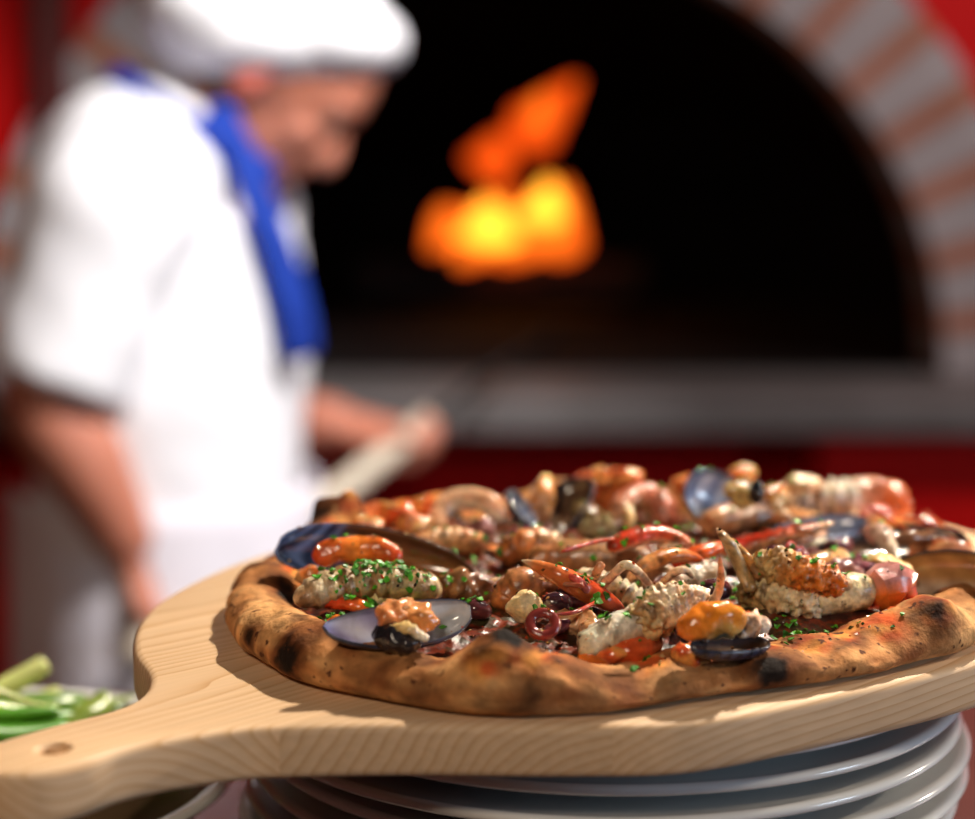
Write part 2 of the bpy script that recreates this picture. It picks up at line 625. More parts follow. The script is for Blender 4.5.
# ------------------------------------------------------------------ oven
oven = thing('pizza_oven', 'wood-fired brick oven with pale and orange arch bricks and a grey stone shelf', 'oven', (ACX, OVY, 0))
OO = Vector((ACX, OVY, 0))
mb = MB()
nb = 43
for i in range(nb):
    wide = i % 2 == 0
    u0 = (i // 2) * 0.0467 + (0 if wide else 0.0300)
    u1 = u0 + (0.0288 if wide else 0.0155)
    a0, a1 = pi * u0 - 0.0, pi * u1
    vv = []
    for y in (OVY - 0.035, OVY + 0.16):
        for a in (a0, (a0 + a1) / 2, a1):
            for e in (0.0, RING):
                vv.append(Vector((ACX + (AR + e) * cos(a), y, AZ + (ARZ + e) * sin(a))))
    ff = [(0, 2, 3, 1), (2, 4, 5, 3), (6, 7, 9, 8), (8, 9, 11, 10), (0, 6, 8, 2), (2, 8, 10, 4), (1, 3, 9, 7), (3, 5, 11, 9), (0, 1, 7, 6), (4, 10, 11, 5)]
    mb.add(vv, ff, None, 0 if wide else 1)
# mortar bed behind the bricks
for (r0, r1) in ((0.003, RING - 0.004),):
    n = 80
    vv = []
    for y in (OVY - 0.028, OVY + 0.15):
        for i in range(n):
            a = pi * i / (n - 1)
            for e in (r0, r1):
                vv.append(Vector((ACX + (AR + e) * cos(a), y, AZ + (ARZ + e) * sin(a))))
    ff = []
    for i in range(n - 1):
        a = 2 * i
        ff += [(a, a + 2, a + 3, a + 1), (2 * n + a, 2 * n + a + 1, 2 * n + a + 3, 2 * n + a + 2), (a, 2 * n + a, 2 * n + a + 2, a + 2), (a + 1, a + 3, 2 * n + a + 3, 2 * n + a + 1)]
    mb.add(vv, ff, None, 0)
mb.build('brick_arch', [M['paleblock'], M['brick']], oven, OO, smooth=False)
# chamber: vaulted tunnel closed by a rounded back, with a hearth floor
mb = MB()
n, ms = 40, 24
vv = []
for j in range(ms):
    t = j / (ms - 1)
    y = OVY + 0.002 + 1.9 * t
    k = 1.25 if t > 0.11 else 1.0
    k *= sqrt(max(0.0, 1 - max(0, (t - 0.45) / 0.55) ** 2)) if t > 0.45 else 1
    k = max(k, 0.01)
    for i in range(n):
        a = pi * i / (n - 1)
        vv.append(Vector((ACX + (AR + 0.01) * k * cos(a), y, AZ + (ARZ + 0.01) * min(k, 1.1) * sin(a))))
ff = []
for j in range(ms - 1):
    for i in range(n - 1):
        a = j * n + i
        ff.append((a, a + 1, a + n + 1, a + n))
    ff.append((j * n, j * n + n, j * n + 2 * n - 1, j * n + n - 1))
mb.add(vv, ff)
mb.build('oven_chamber', M['soot'], oven, OO)
# stone shelf: runs along the front and through the mouth
mb = MB()
mb.add(*box((ACX, OVY - 0.125, AZ - 0.03), (2 * AR + 0.9, 0.25, 0.056)))
sh = mb.build('stone_shelf', M['stone'], oven, OO, smooth=False)
bv = sh.modifiers.new('bevel', 'BEVEL')
bv.width = 0.008
bv.segments = 3
# red base cabinet on the right under the shelf
pc = at(822, 450, y=2.87)
MB().add(*box(((pc.x + 1.6) / 2, 2.955, (AZ - 0.058) / 2), (1.6 - pc.x, 0.17, AZ - 0.06))).build('base_panel', M['red_panel'], oven, OO, smooth=False)

# ------------------------------------------------------------------ fire in the oven
FY = 4.05
fp = at(500, 285, y=FY)
fire = thing('wood_fire', 'burning logs with orange and yellow flames deep inside the dark oven', 'fire', (fp.x, FY, AZ))
FO = Vector((fp.x, FY, AZ))
for i, (x, y, z, a, L) in enumerate(((-0.09, -0.02, 0.047, 0.15, 0.42), (0.11, 0.03, 0.047, -0.2, 0.40), (0.01, 0.0, 0.125, 0.75, 0.42))):
    d = Vector((cos(a), sin(a), 0.0)) * L / 2
    c = FO + Vector((x, y, z))
    m_ = MB().add(*tube([c - d, c - d * 0.3, c + d * 0.4, c + d], [0.045, 0.046, 0.043, 0.042], cap=0.03))
    m_.rumple(0.01, 14, i)
    m_.build('log', M['log'], fire, FO)


def flame(px0, py0, px1, py1, r, mat, dy=0.0, bend=0.0):
    a = at(px0, py0, y=FY - 0.16 + dy)
    b = at(px1, py1, y=FY - 0.16 + dy)
    mid = a.lerp(b, 0.4) + Vector((bend, 0, 0))
    m_ = MB().add(*tube([a, a.lerp(mid, 0.6), mid, mid.lerp(b, 0.6), b], [r * 0.75, r, r * 0.85, r * 0.45, 0.004], cap=0.2, n=18))
    m_.rumple(r * 0.25, 9, px0)
    m_.build('flame', mat, fire, FO)


flame(488, 252, 486, 190, 0.070, M['flame_y'], -0.03)
flame(545, 228, 548, 176, 0.056, M['flame_y'], -0.04)
flame(460, 250, 444, 205, 0.062, M['flame_o'], 0.02)
flame(508, 266, 512, 190, 0.085, M['flame_o'], 0.06)
flame(478, 262, 470, 205, 0.075, M['flame_o'], 0.08)
flame(545, 254, 566, 180, 0.068, M['flame_o'], 0.06)
flame(482, 178, 505, 134, 0.050, M['flame_r'], 0.06)
flame(518, 142, 578, 80, 0.052, M['flame_r'], 0.08)
flame(535, 126, 545, 92, 0.028, M['flame_o'], 0.02)

# ------------------------------------------------------------------ serving counter
CZ = 1.2435
cnt = thing('serving_counter', 'dark red serving counter carrying the plate stack', 'counter', (0.1, 0.95, 0))
CO = Vector((0.1, 0.95, 0))
o = MB().add(*box((0.1, 0.83, CZ - 0.02), (2.3, 0.66, 0.04))).build('countertop', M['counter'], cnt, CO, smooth=False)
bv = o.modifiers.new('bevel', 'BEVEL')
bv.width = 0.006
bv.segments = 2
MB().add(*box((0.1, 0.83, (CZ - 0.04) / 2), (2.2, 0.56, CZ - 0.04))).build('counter_base', M['dark_trim'], cnt, CO, smooth=False)

# ------------------------------------------------------------------ plates
PC = Vector((0.049, 0.862, 0))
PR = 0.158


def plate_profile(R, hh=0.0225):
    f = R / 0.16
    return [(0.0002, 0.0065), (0.070 * f, 0.0065), (0.084 * f, 0.0062), (0.086 * f, 0.0004), (0.090 * f, 0.0002), (0.093 * f, 0.0050),
            (0.105 * f, 0.0085), (0.125 * f, 0.0125), (0.145 * f, 0.0162), (0.155 * f, 0.0178), (0.1585 * f, 0.0186), (0.1600 * f, 0.0203),
            (0.1592 * f, 0.0219), (0.1570 * f, hh), (0.1545 * f, 0.0219), (0.148 * f, 0.0207), (0.125 * f, 0.0172), (0.108 * f, 0.0140),
            (0.096 * f, 0.0118), (0.085 * f, 0.0112), (0.0002, 0.0112)]


zt = BT - 0.020                  # underside of the board
offs = [(0, 0), (0.002, 0.001), (0.0005, -0.002), (0.0055, 0.001), (0.0045, 0.0), (0.001, 0.002), (-0.002, 0.001), (0.0, -0.002), (0.001, 0)]
ordn = ['topmost plate of the white stack, directly under the wooden board', 'second white plate from the top of the stack under the board',
        'third white plate from the top of the stack under the board', 'fourth white plate down the stack, shifted slightly sideways',
        'fifth white plate from the top of the stack under the board', 'sixth white plate from the top of the stack under the board',
        'seventh white plate from the top of the stack under the board', 'eighth white plate from the top, one above the bottom plate',
        'bottom white plate of the stack, standing on the counter']
pl = None
for i in range(9):
    z = zt - 0.0225 - 0.0115 * i
    if pl is None:
        pl = MB().add(*lathe(plate_profile(PR), 128)).build('plate', M['porcelain'])
        q = pl
    else:
        q = pl.copy()
        COL.objects.link(q)
    q.location = (PC.x + offs[i][0], PC.y + offs[i][1], z)
    tag(q, ordn[i], 'plate', 'plates stacked under the board')
SPL = Vector((-0.243, 0.874, CZ))
bowl = thing('bowl', 'bowl with painted brown shade and pale rim under green stalks, left of the plate stack', 'bowl', SPL)
bowl_prof = [(0.0002, 0.004), (0.052, 0.004), (0.055, 0.0), (0.060, 0.0), (0.064, 0.006), (0.092, 0.020), (0.116, 0.038), (0.1265, 0.0480)]
bowl_in = [(0.1215, 0.0480), (0.112, 0.040), (0.088, 0.0245), (0.060, 0.011), (0.0002, 0.009)]
mbq = MB().add(*lathe(bowl_prof + bowl_in, 96))
mbq.v = [p + SPL for p in mbq.v]
mbq.build('bowl_body', M['shade_brown'], bowl, SPL)
rp = [(0.124 + 0.0042 * cos(a), 0.0488 + 0.0026 * sin(a)) for a in [2 * pi * i / 14 for i in range(15)]]
mbq = MB().add(*lathe(rp, 96))
mbq.v = [p + SPL for p in mbq.v]
tag(mbq.build('bowl_rim', M['porcelain'], bowl, SPL), 'pale glazed rim')

# ------------------------------------------------------------------ wooden board
BC = Vector((0.05, 0.87, BT))
BA = radians(42)
outl = [(-.236, .006), (-.2194, .0253), (-.204, .061), (-.177, .0986), (-.14, .130), (-.076, .1615), (0, .174), (.08, .168), (.15, .14),
        (.205, .085), (.235, .02), (.234, -.03), (.213, -.09), (.165, -.145), (.10, -.174), (.0315, -.1763), (-.036, -.168), (-.104, -.1536),
        (-.1406, -.1277), (-.185, -.086), (-.2152, -.0616), (-.2306, -.0515), (-.254, -.0440), (-.273, -.0420), (-.290, -.0450), (-.306, -.0440),
        (-.318, -.035), (-.322, -.021), (-.315, -.010), (-.300, -.0050), (-.275, -.002), (-.253, -.001)]
ring = catmull([Vector((a, b, 0)) for a, b in outl], 6, closed=True)
nr = len(ring)
nrm2 = []
for i in range(nr):
    t = (ring[(i + 1) % nr] - ring[i - 1]).normalized()
    nrm2.append(Vector((-t.y, t.x, 0)))
# outward: outline is clockwise -> left normal points outward
area = sum(ring[i].x * ring[(i + 1) % nr].y - ring[(i + 1) % nr].x * ring[i].y for i in range(nr))
if area > 0:
    nrm2 = [-q for q in nrm2]
hc = Vector((-.2905, -.0262, 0))
nhol = 28
TH = 0.020


def holering(r, z):
    return [Vector((hc.x + r * cos(2 * pi * i / nhol), hc.y + r * 0.95 * sin(2 * pi * i / nhol), z)) for i in range(nhol)]


mb = MB()
prof = [(0.0035, 0), (0.0016, -0.0006), (0.0004, -0.0018), (0, -0.0035), (0, -TH + 0.0035), (0.0004, -TH + 0.0018), (0.0016, -TH + 0.0006), (0.0035, -TH)]
vv, ff = [], []
for ins, z in prof:
    vv += [ring[i] - nrm2[i] * ins + Vector((0, 0, z)) for i in range(nr)]
for k in range(len(prof) - 1):
    for i in range(nr):
        j = (i + 1) % nr
        ff.append((k * nr + i, k * nr + j, (k + 1) * nr + j, (k + 1) * nr + i))
mb.add(vv, ff)
hp = [(0.0070, 0), (0.0058, -0.0012), (0.0055, -0.003), (0.0055, -TH + 0.003), (0.0070, -TH)]
vv, ff = [], []
for r, z in hp:
    vv += holering(r, z)
for k in range(len(hp) - 1):
    for i in range(nhol):
        j = (i + 1) % nhol
        ff.append((k * nhol + i, (k + 1) * nhol + i, (k + 1) * nhol + j, k * nhol + j))
mb.add(vv, ff)
for z in (0, -TH):
    lp = [((ring[i] - nrm2[i] * 0.0035).x, (ring[i] - nrm2[i] * 0.0035).y) for i in range(nr)]
    hl = [(p.x, p.y) for p in holering(0.0070, 0)]
    a, b = fill_loops([lp, hl], 0)
    mb.add([Vector((p.x, p.z, z)) for p in a], b)
board = mb.build('serving_board', M['pine'])
me = board.data
bm = bmesh.new()
bm.from_mesh(me)
bmesh.ops.remove_doubles(bm, verts=bm.verts, dist=1e-5)
bmesh.ops.recalc_face_normals(bm, faces=bm.faces)
bm.to_mesh(me)
bm.free()
me.polygons.foreach_set('use_smooth', [True] * len(me.polygons))
me.set_sharp_from_angle(angle=radians(40))
board.location = BC
board.rotation_euler = (0, 0, BA)
tag(board, 'pale pine pizza board with a short holed handle, lying on the plate stack', 'board')

# ------------------------------------------------------------------ pizza
PZ = Vector((0.05, 0.85, BT))
rt = [(0, .172), (25, .170), (50, .165), (72, .163), (90, .165), (112, .163), (135, .158), (163, .152), (182, .160), (200, .167), (225.6, .1745), (241, .1735), (254, .1730),
      (268, .162), (281, .1485), (293, .147), (306, .149), (319, .155), (331, .165), (346, .171)]


def pz_r(deg):
    deg %= 360
    n = len(rt)
    for i in range(n):
        a0, r0 = rt[i]
        a1, r1 = rt[(i + 1) % n]
        if i == n - 1:
            a1 += 360
        if a0 <= deg <= a1:
            t = (deg - a0) / (a1 - a0)
            rm, r2 = rt[i - 1][1], rt[(i + 2) % n][1]
            return _cr(rm, r0, r1, r2, t)
    return rt[0][1]


# (px, py, height in photo, sigma, lift) blisters of the rim
BL = [(500, 640, .026, .013, .013), (455, 655, .024, .012, .004), (930, 596, .024, .012, .010), (312, 580, .022, .010, .006),
      (560, 690, .012, .015, .003), (860, 665, .014, .018, .004), (700, 690, .012, .012, -.003), (620, 660, .02, .014, -.004), (800, 640, .02, .015, .003)]
BL = [(W(a, b, h), s, l) for a, b, h, s, l in BL]
# blisters of the far rim: (bearing, sigma, lift)
for dg_, sg_, lf_ in ((150, .012, .021), (158, .009, .008), (138, .010, .008), (122, .014, .006), (95, .018, .011), (84, .013, .012), (72, .011, .014), (62, .011, .014), (48, .012, .006), (12, .014, .006), (2, .010, .008)):
    rr_ = pz_r(dg_) - .018
    BL.append((PZ + Vector((rr_ * cos(radians(dg_)), rr_ * sin(radians(dg_)), .021)), sg_, lf_))
# oily orange-red patches on the inner slope (px, py, height, radius)
OS = [(470, 642, .025, .009), (505, 640, .03, .011), (530, 646, .028, .011), (485, 652, .026, .009), (550, 652, .024, .009), (700, 652, .018, .009), (760, 645, .02, .008), (435, 652, .022, .007), (570, 652, .022, .009), (318, 582, .024, .010), (300, 575, .024, .007), (605, 660, .02, .008), (645, 662, .018, .008),
      (845, 632, .022, .010), (800, 640, .022, .010), (885, 622, .024, .010), (935, 602, .026, .009), (965, 560, .026, .010), (350, 505, .035, .010), (335, 520, .030, .008), (385, 515, .026, .012), (430, 510, .026, .014),
      (480, 500, .026, .014), (590, 478, .034, .02), (640, 475, .034, .014), (690, 476, .034, .012), (740, 472, .034, .012), (900, 520, .024, .012)]
# (px, py, height, radius, darkness) scorched patches
CH = [(285, 655, .012, .0075, 1), (250, 636, .012, .004, .8), (262, 655, .010, .003, .6), (420, 692, .010, .006, .55), (530, 695, .010, .006, .6), (770, 670, .016, .0085, .95),
      (506, 634, .030, .008, 1), (525, 634, .030, .006, .9), (480, 648, .026, .005, .6), (300, 604, .022, .009, 1), (285, 588, .020, .006, .9), (330, 612, .02, .006, .9), (345, 487, .042, .007, .7), (310, 508, .03, .011, 1),
      (365, 515, .032, .006, .6), (820, 632, .024, .012, .75), (790, 640, .024, .008, .6), (935, 612, .022, .007, .8), (965, 535, .032, .008, 1), (640, 690, .012, .010, .45), (700, 688, .012, .010, .4),
      (470, 640, .026, .006, .6), (945, 535, .026, .009, .9), (905, 640, .016, .006, .35), (600, 700, .008, .005, .4), (375, 672, .014, .006, .4)]
TANC = (0.50, 0.225, 0.080)
PALE = (0.70, 0.43, 0.20)
BRN = (0.20, 0.062, 0.018)
CHAR = (0.012, 0.007, 0.005)
OIL = (0.62, 0.11, 0.012)

NT, profR = 640, [(-.060, .0008), (-.020, .0006), (-.010, .0008), (-.005, .0020), (-.0015, .0048), (0, .0085), (-.001, .0125), (-.0035, .0160), (-.0075, .0190), (-.012, .0207), (-.0165, .0213), (-.021, .0203),
                  (-.0255, .0178), (-.029, .0150), (-.033, .0122), (-.037, .0108), (-.043, .0102), (-.060, .0100)]
prof2 = catmull([Vector((a, b, 0)) for a, b in profR], 52)
mb = MB()
vv, cc, meta = [], [], []
for j in range(NT):
    th = 2 * pi * j / NT
    deg = math.degrees(th)
    R = pz_r(deg) + 0.0022 * noise.noise(Vector((cos(th) * 5, sin(th) * 5, 3.1))) + 0.001 * noise.noise(Vector((cos(th) * 16, sin(th) * 16, 1.1)))
    hs = 0.90 - 0.27 * sstep(262, 285, deg) * (1 - sstep(335, 350, deg)) + 0.30 * noise.noise(Vector((cos(th) * 2.6, sin(th) * 2.6, 7.7))) + 0.12 * noise.noise(Vector((cos(th) * 8, sin(th) * 8, 2.7)))
    ws = 1.0 + 0.30 * sstep(262, 285, deg) * (1 - sstep(335, 350, deg)) + 0.25 * noise.noise(Vector((cos(th) * 3.1, sin(th) * 3.1, 0.4)))
    for p in prof2:
        r = R + p.x * (ws if p.x > -.045 else 1)
        z = p.y * (hs if p.y > 0.0012 else 1)
        P = PZ + Vector((r * cos(th), r * sin(th), z))
        up_ = sstep(.004, .012, p.y)
        inn = sstep(-.018, -.036, p.x)
        d = 0
        for b, s, l in BL:
            q = (Vector((P.x, P.y, P.z * 0.6)) - Vector((b.x, b.y, b.z * 0.6))).length
            d += l * math.exp(-(q / s) ** 2)
        d *= up_
        d += up_ * (0.0016 * N1(P, 70, 1) + 0.0009 * N1(P, 160, 2) + 0.0005 * N1(P, 380, 4))
        nrm = Vector((cos(th) * (0.5 if p.x > -.012 else -0.15), sin(th) * (0.5 if p.x > -.012 else -0.15), 0.85))
        P = P + nrm * d
        vv.append(P)
        meta.append((p.x, p.y, th, inn))
K = len(prof2)
ff = []
for j in range(NT):
    j2 = (j + 1) % NT
    for i in range(K - 1):
        ff.append((j * K + i, j2 * K + i, j2 * K + i + 1, j * K + i + 1))
ff.append(tuple(j * K for j in range(NT)))
ff.append(tuple(j * K + K - 1 for j in range(NT))[::-1])
# scorch marks sit where the photo's line of sight meets the crust
bv0 = BVHTree.FromPolygons(vv, ff)
CHS = []
for a, b, h, r, d in CH:
    hit = bv0.ray_cast(EYE, (W(a, b, h) - EYE).normalized())[0]
    CHS.append((hit if hit is not None else W(a, b, h), r, d))
OSS = []
for a, b, h, r in OS:
    hit = bv0.ray_cast(EYE, (W(a, b, h) - EYE).normalized())[0]
    OSS.append((hit if hit is not None else W(a, b, h), r))
for P, (px_, pz_, th, inn) in zip(vv, meta):
    w = N1(P, 30, 5) * 0.6 + N1(P, 85, 6) * 0.4 + 0.30 * noise.noise(Vector((th * 9, pz_ * 260, px_ * 60)))
    c = mixc(TANC, BRN, sstep(-.10, .34, w) * .92)
    c = mixc(c, (0.68, 0.37, 0.15), sstep(.10, .40, -w + 0.05) * .8)
    c = mixc(c, PALE, (1 - sstep(.002, .0080, pz_)) * 0.75 * sstep(-.3, .2, N1(P, 60, 9) + 0.1))
    c = mixc(c, OIL, inn * sstep(-.25, .25, N1(P, 55, 11) + 0.12) * 0.95)
    c = mixc(c, (0.75, 0.36, 0.08), inn * sstep(.15, .35, N1(P, 120, 15)) * 0.8)
    ko = 0
    for cpt, r_ in OSS:
        q = (P - cpt).length / r_
        if q < 2.2:
            ko = max(ko, 1 - sstep(.4, 1.6, q + .6 * N1(P, 120, 40) + .3 * N1(P, 300, 41)))
    c = mixc(c, mixc((0.60, 0.085, 0.012), (0.74, 0.30, 0.06), sstep(-.2, .3, N1(P, 150, 43))), ko * .9)
    k = k2 = 0
    for cpt, r_, dk in CHS:
        q = (P - cpt).length / r_
        if q < 4:
            q += 0.40 * N1(P, 140, 20) + 0.25 * N1(P, 380, 21)
            k = max(k, dk * (1 - sstep(.35, 1.5, q)))
            k2 = max(k2, dk * (1 - sstep(.8, 2.6, q)))
    k = max(k, 0.55 * sstep(.26, .46, N1(P, 75, 31)) * sstep(.016, .021, pz_))
    k = max(k, 0.95 * sstep(.14, .34, N1(P, 110, 35)) * sstep(.15, .5, inn) * (1 - sstep(.85, 1, inn)))
    k2 = max(k2, k)
    c = mixc(c, (0.13, 0.038, 0.012), min(1, k2 * 1.1) * 0.9)
    c = mixc(c, CHAR, sstep(.30, .90, k))
    cc.append(c)
mb.add(vv, ff, cc)
pizza = thing('pizza', 'seafood pizza with a blistered scorched crust on the pine board', 'pizza', PZ)
crust = mb.build('crust', M['crust'], pizza, PZ)
# sauce layer
mb = MB()
vv, ff = [], []
nr_, na = 90, 400
for i in range(nr_ + 1):
    for j in range(na):
        th = 2 * pi * j / na
        R = (pz_r(math.degrees(th)) - 0.029 + 0.004 * noise.noise(Vector((cos(th) * 9, sin(th) * 9, 5)))) * max(i / nr_, 0.002)
        P = Vector((PZ.x + R * cos(th), PZ.y + R * sin(th), 0))
        e = 1 - i / nr_
        z = BT + 0.0108 + 0.0032 * sstep(0, .12, e) + (0.0034 * N1(P, 85, 3) + 0.0026 * abs(N1(P, 190, 8)) + 0.0012 * N1(P, 420, 9)) * sstep(0, .1, e)
        if i == nr_:
            z = BT + 0.0095
        vv.append(Vector((P.x, P.y, z)))
for i in range(nr_):
    for j in range(na):
        j2 = (j + 1) % na
        ff.append((i * na + j, i * na + j2, (i + 1) * na + j2, (i + 1) * na + j))
ff.append(tuple(range(na))[::-1])
mb.add(vv, ff)
sauce = mb.build('sauce', M['sauce'], pizza, PZ)
tag(sauce, 'dark oily tomato and herb sauce')

# ------------------------------------------------------------------ toppings
TOPS = []


def topping(name, label, cat, parts_fn, c, group=None):
    c = Vector(c)
    base = Vector((c.x, c.y, BT + 0.012))
    t = thing(name, label, cat, base, group)
    t['_o'] = 0
    del t['_o']
    parts_fn(t, base)
    TOPS.append(t)
    return t


def slim(r):
    return r if r < .0045 else .0045 + (r - .0045) * .58


def pth(pts):
    return [W(p[0], p[1], p[2] - (p[3] - slim(p[3]))) for p in pts], [slim(p[3]) for p in pts]


def grad(*stops):
    """colour along a body: stops (s, colour)"""
    def fn(s, a):
        for (s0, c0), (s1, c1) in zip(stops, stops[1:]):
            if s <= s1:
                return mixc(c0, c1, (s - s0) / max(s1 - s0, 1e-6))
        return stops[-1][1]
    return fn


def topbot(f1, f2, edge=0.0):
    """f1 colour of the upper side, f2 of the lower side of a body (shell over meat)"""
    def fn(s, a):
        return mixc(f2(s, a), f1(s, a), sstep(edge - .25, edge + .25, sin(a)))
    return fn


def body(t, base, name, pts, colf, mat='shellfish', rid=0, ridamp=0.14, flat=1.0, rum=0.0, rsc=260, n=18, cap=0.12, wid=1.0, up=(0, 0, 1), label=None, m=None):
    P, R = pth(pts)
    mb_ = MB().add(*tube(P, R, n=n, rid=rid, ridamp=ridamp, flat=flat, cap=cap, colf=colf, wid=wid, up=up, m=m))
    if rum:
        mb_.rumple(rum, rsc, pts[0][0] * 0.37, 3)
    if mat in ('shellfish', 'meat'):
        kk = pts[0][0] * .17
        for i, p in enumerate(mb_.v):
            c_ = tuple(q_ ** (1.12 if min(mb_.c[i]) > .32 else 1.38) for q_ in mb_.c[i])
            c_ = mixc(c_, (c_[0] * .62, c_[1] * .40, c_[2] * .24), sstep(-.08, .32, N1(p, 130, kk)) * .75)
            mb_.c[i] = mixc(c_, (0.10, 0.045, 0.02), sstep(.24, .40, N1(p, 240, kk + 3)) * .7)
    o_ = mb_.build(name, M[mat], t, base)
    if label:
        o_['label'] = label
    return o_


def lump(t, base, name, px, py, h, r, col, mat='meat', rum=0.35, rsc=170, col2=None, tilt=0.0, label=None):
    r = tuple(x * .84 for x in r)
    c = W(px, py, h - r[2] * .12)
    rot = Matrix.Rotation(tilt, 3, 'Z') @ Matrix.Rotation(tilt * 0.7, 3, 'Y')
    v, f, cl = ellipsoid(c, r, 26, 18, rot)
    mb_ = MB().add(v, f, cl)
    mb_.rumple(min(r) * rum, rsc, px * 0.31, 3)
    for i, p in enumerate(mb_.v):
        mb_.c[i] = mixc(col, col2 or col, sstep(-.15, .25, N1(p, 190, px)))
    o_ = mb_.build(name, M[mat], t, base)
    if label:
        o_['label'] = label
    return o_


CREAM = (0.80, 0.66, 0.45)
WHITE = (0.82, 0.77, 0.66)
PEACH = (0.80, 0.47, 0.27)
ORANGE = (0.80, 0.22, 0.03)
REDO = (0.62, 0.07, 0.02)
PINK = (0.72, 0.30, 0.22)
TAN = (0.50, 0.30, 0.15)
BROWN = (0.28, 0.13, 0.06)
PURPLE = (0.10, 0.025, 0.05)
OLIVE = (0.40, 0.33, 0.15)
BLACK = (0.012, 0.012, 0.016)
RED = (0.60, 0.04, 0.012)
YEL = (0.78, 0.50, 0.16)


# --- mussels
def shell_mesh(L, Wd, D, incol, outcol, asym=0.3, th=0.0011):
    ns, ntt = 44, 26
    inn, out = [], []
    ci, co = [], []
    for i in range(ns + 1):
        s = i / ns
        f = (s ** 0.55) * ((1 - s) ** 0.42) / 0.62
        cy = asym * Wd * 0.5 * f
        for j in range(ntt + 1):
            t = -1 + 2 * j / ntt
            x = -L / 2 + L * s
            y = cy + Wd / 2 * f * t
            dz = D * (max(0.0, 1 - abs(t) ** 2.2)) ** 0.75 * min(1, f * 1.05)
            inn.append(Vector((x, y, -dz)))
            out.append(Vector((x * 1.015, y * 1.05 + 0.0002 * t, -dz * 1.03 - th)))
            ci.append(incol(s, t))
            co.append(outcol(s, t))
    n = (ns + 1) * (ntt + 1)
    fi, fo = [], []
    for i in range(ns):
        for j in range(ntt):
            a = i * (ntt + 1) + j
            fi.append((a, a + 1, a + ntt + 2, a + ntt + 1))
            fo.append((n + a, n + a + ntt + 1, n + a + ntt + 2, n + a + 1))
    rim = []
    loop = [j for j in range(ntt + 1)] + [(i) * (ntt + 1) + ntt for i in range(1, ns + 1)] + [ns * (ntt + 1) + j for j in range(ntt - 1, -1, -1)] + [i * (ntt + 1) for i in range(ns - 1, 0, -1)]
    for a, b in zip(loop, loop[1:] + loop[:1]):
        rim.append((a, b, b + n, a + n))
    return inn + out, fi, fo, rim, ci + co


def in_blue(s, t):
    e = 1 - abs(t) ** 2
    ring_ = 0.5 + 0.5 * sin(60 * sqrt((1 - s) ** 2 * 1.2 + 0.18 * e * e) + 1.5 * s)
    edge = sstep(.55, .95, s) + sstep(.65, 1, abs(t)) * 0.7
    c = mixc((0.42, 0.50, 0.68), (0.10, 0.17, 0.42), min(1, edge) * (0.45 + 0.5 * ring_))
    return mixc(c, (0.05, 0.06, 0.11), sstep(.9, 1, abs(t)) * 0.8)


def in_bluebrown(s, t):
    c = in_blue(s, t)
    b = mixc((0.30, 0.115, 0.030), (0.10, 0.045, 0.02), sstep(.1, .9, abs(t)))
    rr = 0.5 + 0.5 * sin(75 * sqrt(max(0, (1.02 - s)) ** 2 * 1.1 + 0.06 * (1 - t * t)))
    blue = mixc((0.02, 0.035, 0.09), (0.14, 0.24, 0.52), rr ** 1.5)
    return mixc(b, blue, sstep(.60, .76, s))


def in_pearl(s, t):
    c = mixc((0.80, 0.80, 0.92), (0.50, 0.54, 0.60), sstep(.3, .8, s))
    c = mixc(c, (0.40, 0.38, 0.66), 0.5 + 0.5 * sin(14 * s + 3 * t) if s < .5 else 0)
    return mixc(c, (0.05, 0.055, 0.09), sstep(.86, 1, abs(t)))


def in_brown(s, t):
    c = mixc((0.46, 0.25, 0.09), (0.52, 0.44, 0.34), sstep(-.2, .5, t * -1))
    c = mixc(c, (0.22, 0.10, 0.04), 0.4 * (0.5 + 0.5 * sin(26 * s + 5 * t)))
    return mixc(c, (0.03, 0.025, 0.025), sstep(.85, 1, abs(t)))


def in_dark(s, t):
    return mixc((0.12, 0.07, 0.04), (0.03, 0.03, 0.04), sstep(.3, .9, abs(t)))


def in_grey(s, t):
    c = mixc((0.50, 0.56, 0.70), (0.16, 0.23, 0.42), 0.5 + 0.5 * sin(30 * s))
    return mixc(c, (0.04, 0.045, 0.06), sstep(.85, 1, abs(t)))


def outc(s, t):
    return mixc((0.018, 0.020, 0.032), (0.05, 0.055, 0.10), 0.5 + 0.5 * sin(46 * s))


def add_shell(t, base, hinge, wide, Nrm, L, Wd, D, incol, asym=0.3, name='shell'):
    a, b = Vector(hinge), Vector(wide)
    X = (b - a).normalized()
    Zv = Vector(Nrm)
    Zv = (Zv - X * Zv.dot(X)).normalized()
    Yv = Zv.cross(X)
    Mx = Matrix((X, Yv, Zv)).transposed()
    c = (a + b) / 2
    v, fi, fo, rim, cl = shell_mesh(L, Wd, D, incol, outc, asym)
    mb_ = MB()
    mb_.add([c + Mx @ p for p in v], fi, cl, 0)
    o0 = len(mb_.f)
    mb_.f += fo + rim
    mb_.m += [1] * (len(fo) + len(rim))
    return mb_.build(name, [M['nacre'], M['shell_black']], t, base)


def mussel(label, c, shells, meat_fn):
    def fn(t, base):
        for sh_ in shells:
            add_shell(t, base, *sh_)
        if meat_fn:
            meat_fn(t, base)
    return topping('mussel', label, 'mussel', fn, c, 'mussels on the pizza')


def m1_meat(t, b):
    body(t, b, 'mussel_meat', [(312, 560, .028, .004), (340, 550, .032, .0058), (375, 549, .032, .0056), (400, 557, .029, .004)], grad((0, REDO), (.5, ORANGE), (1, REDO)), 'wet', rum=.0012, rsc=150, label='orange mussel flesh')


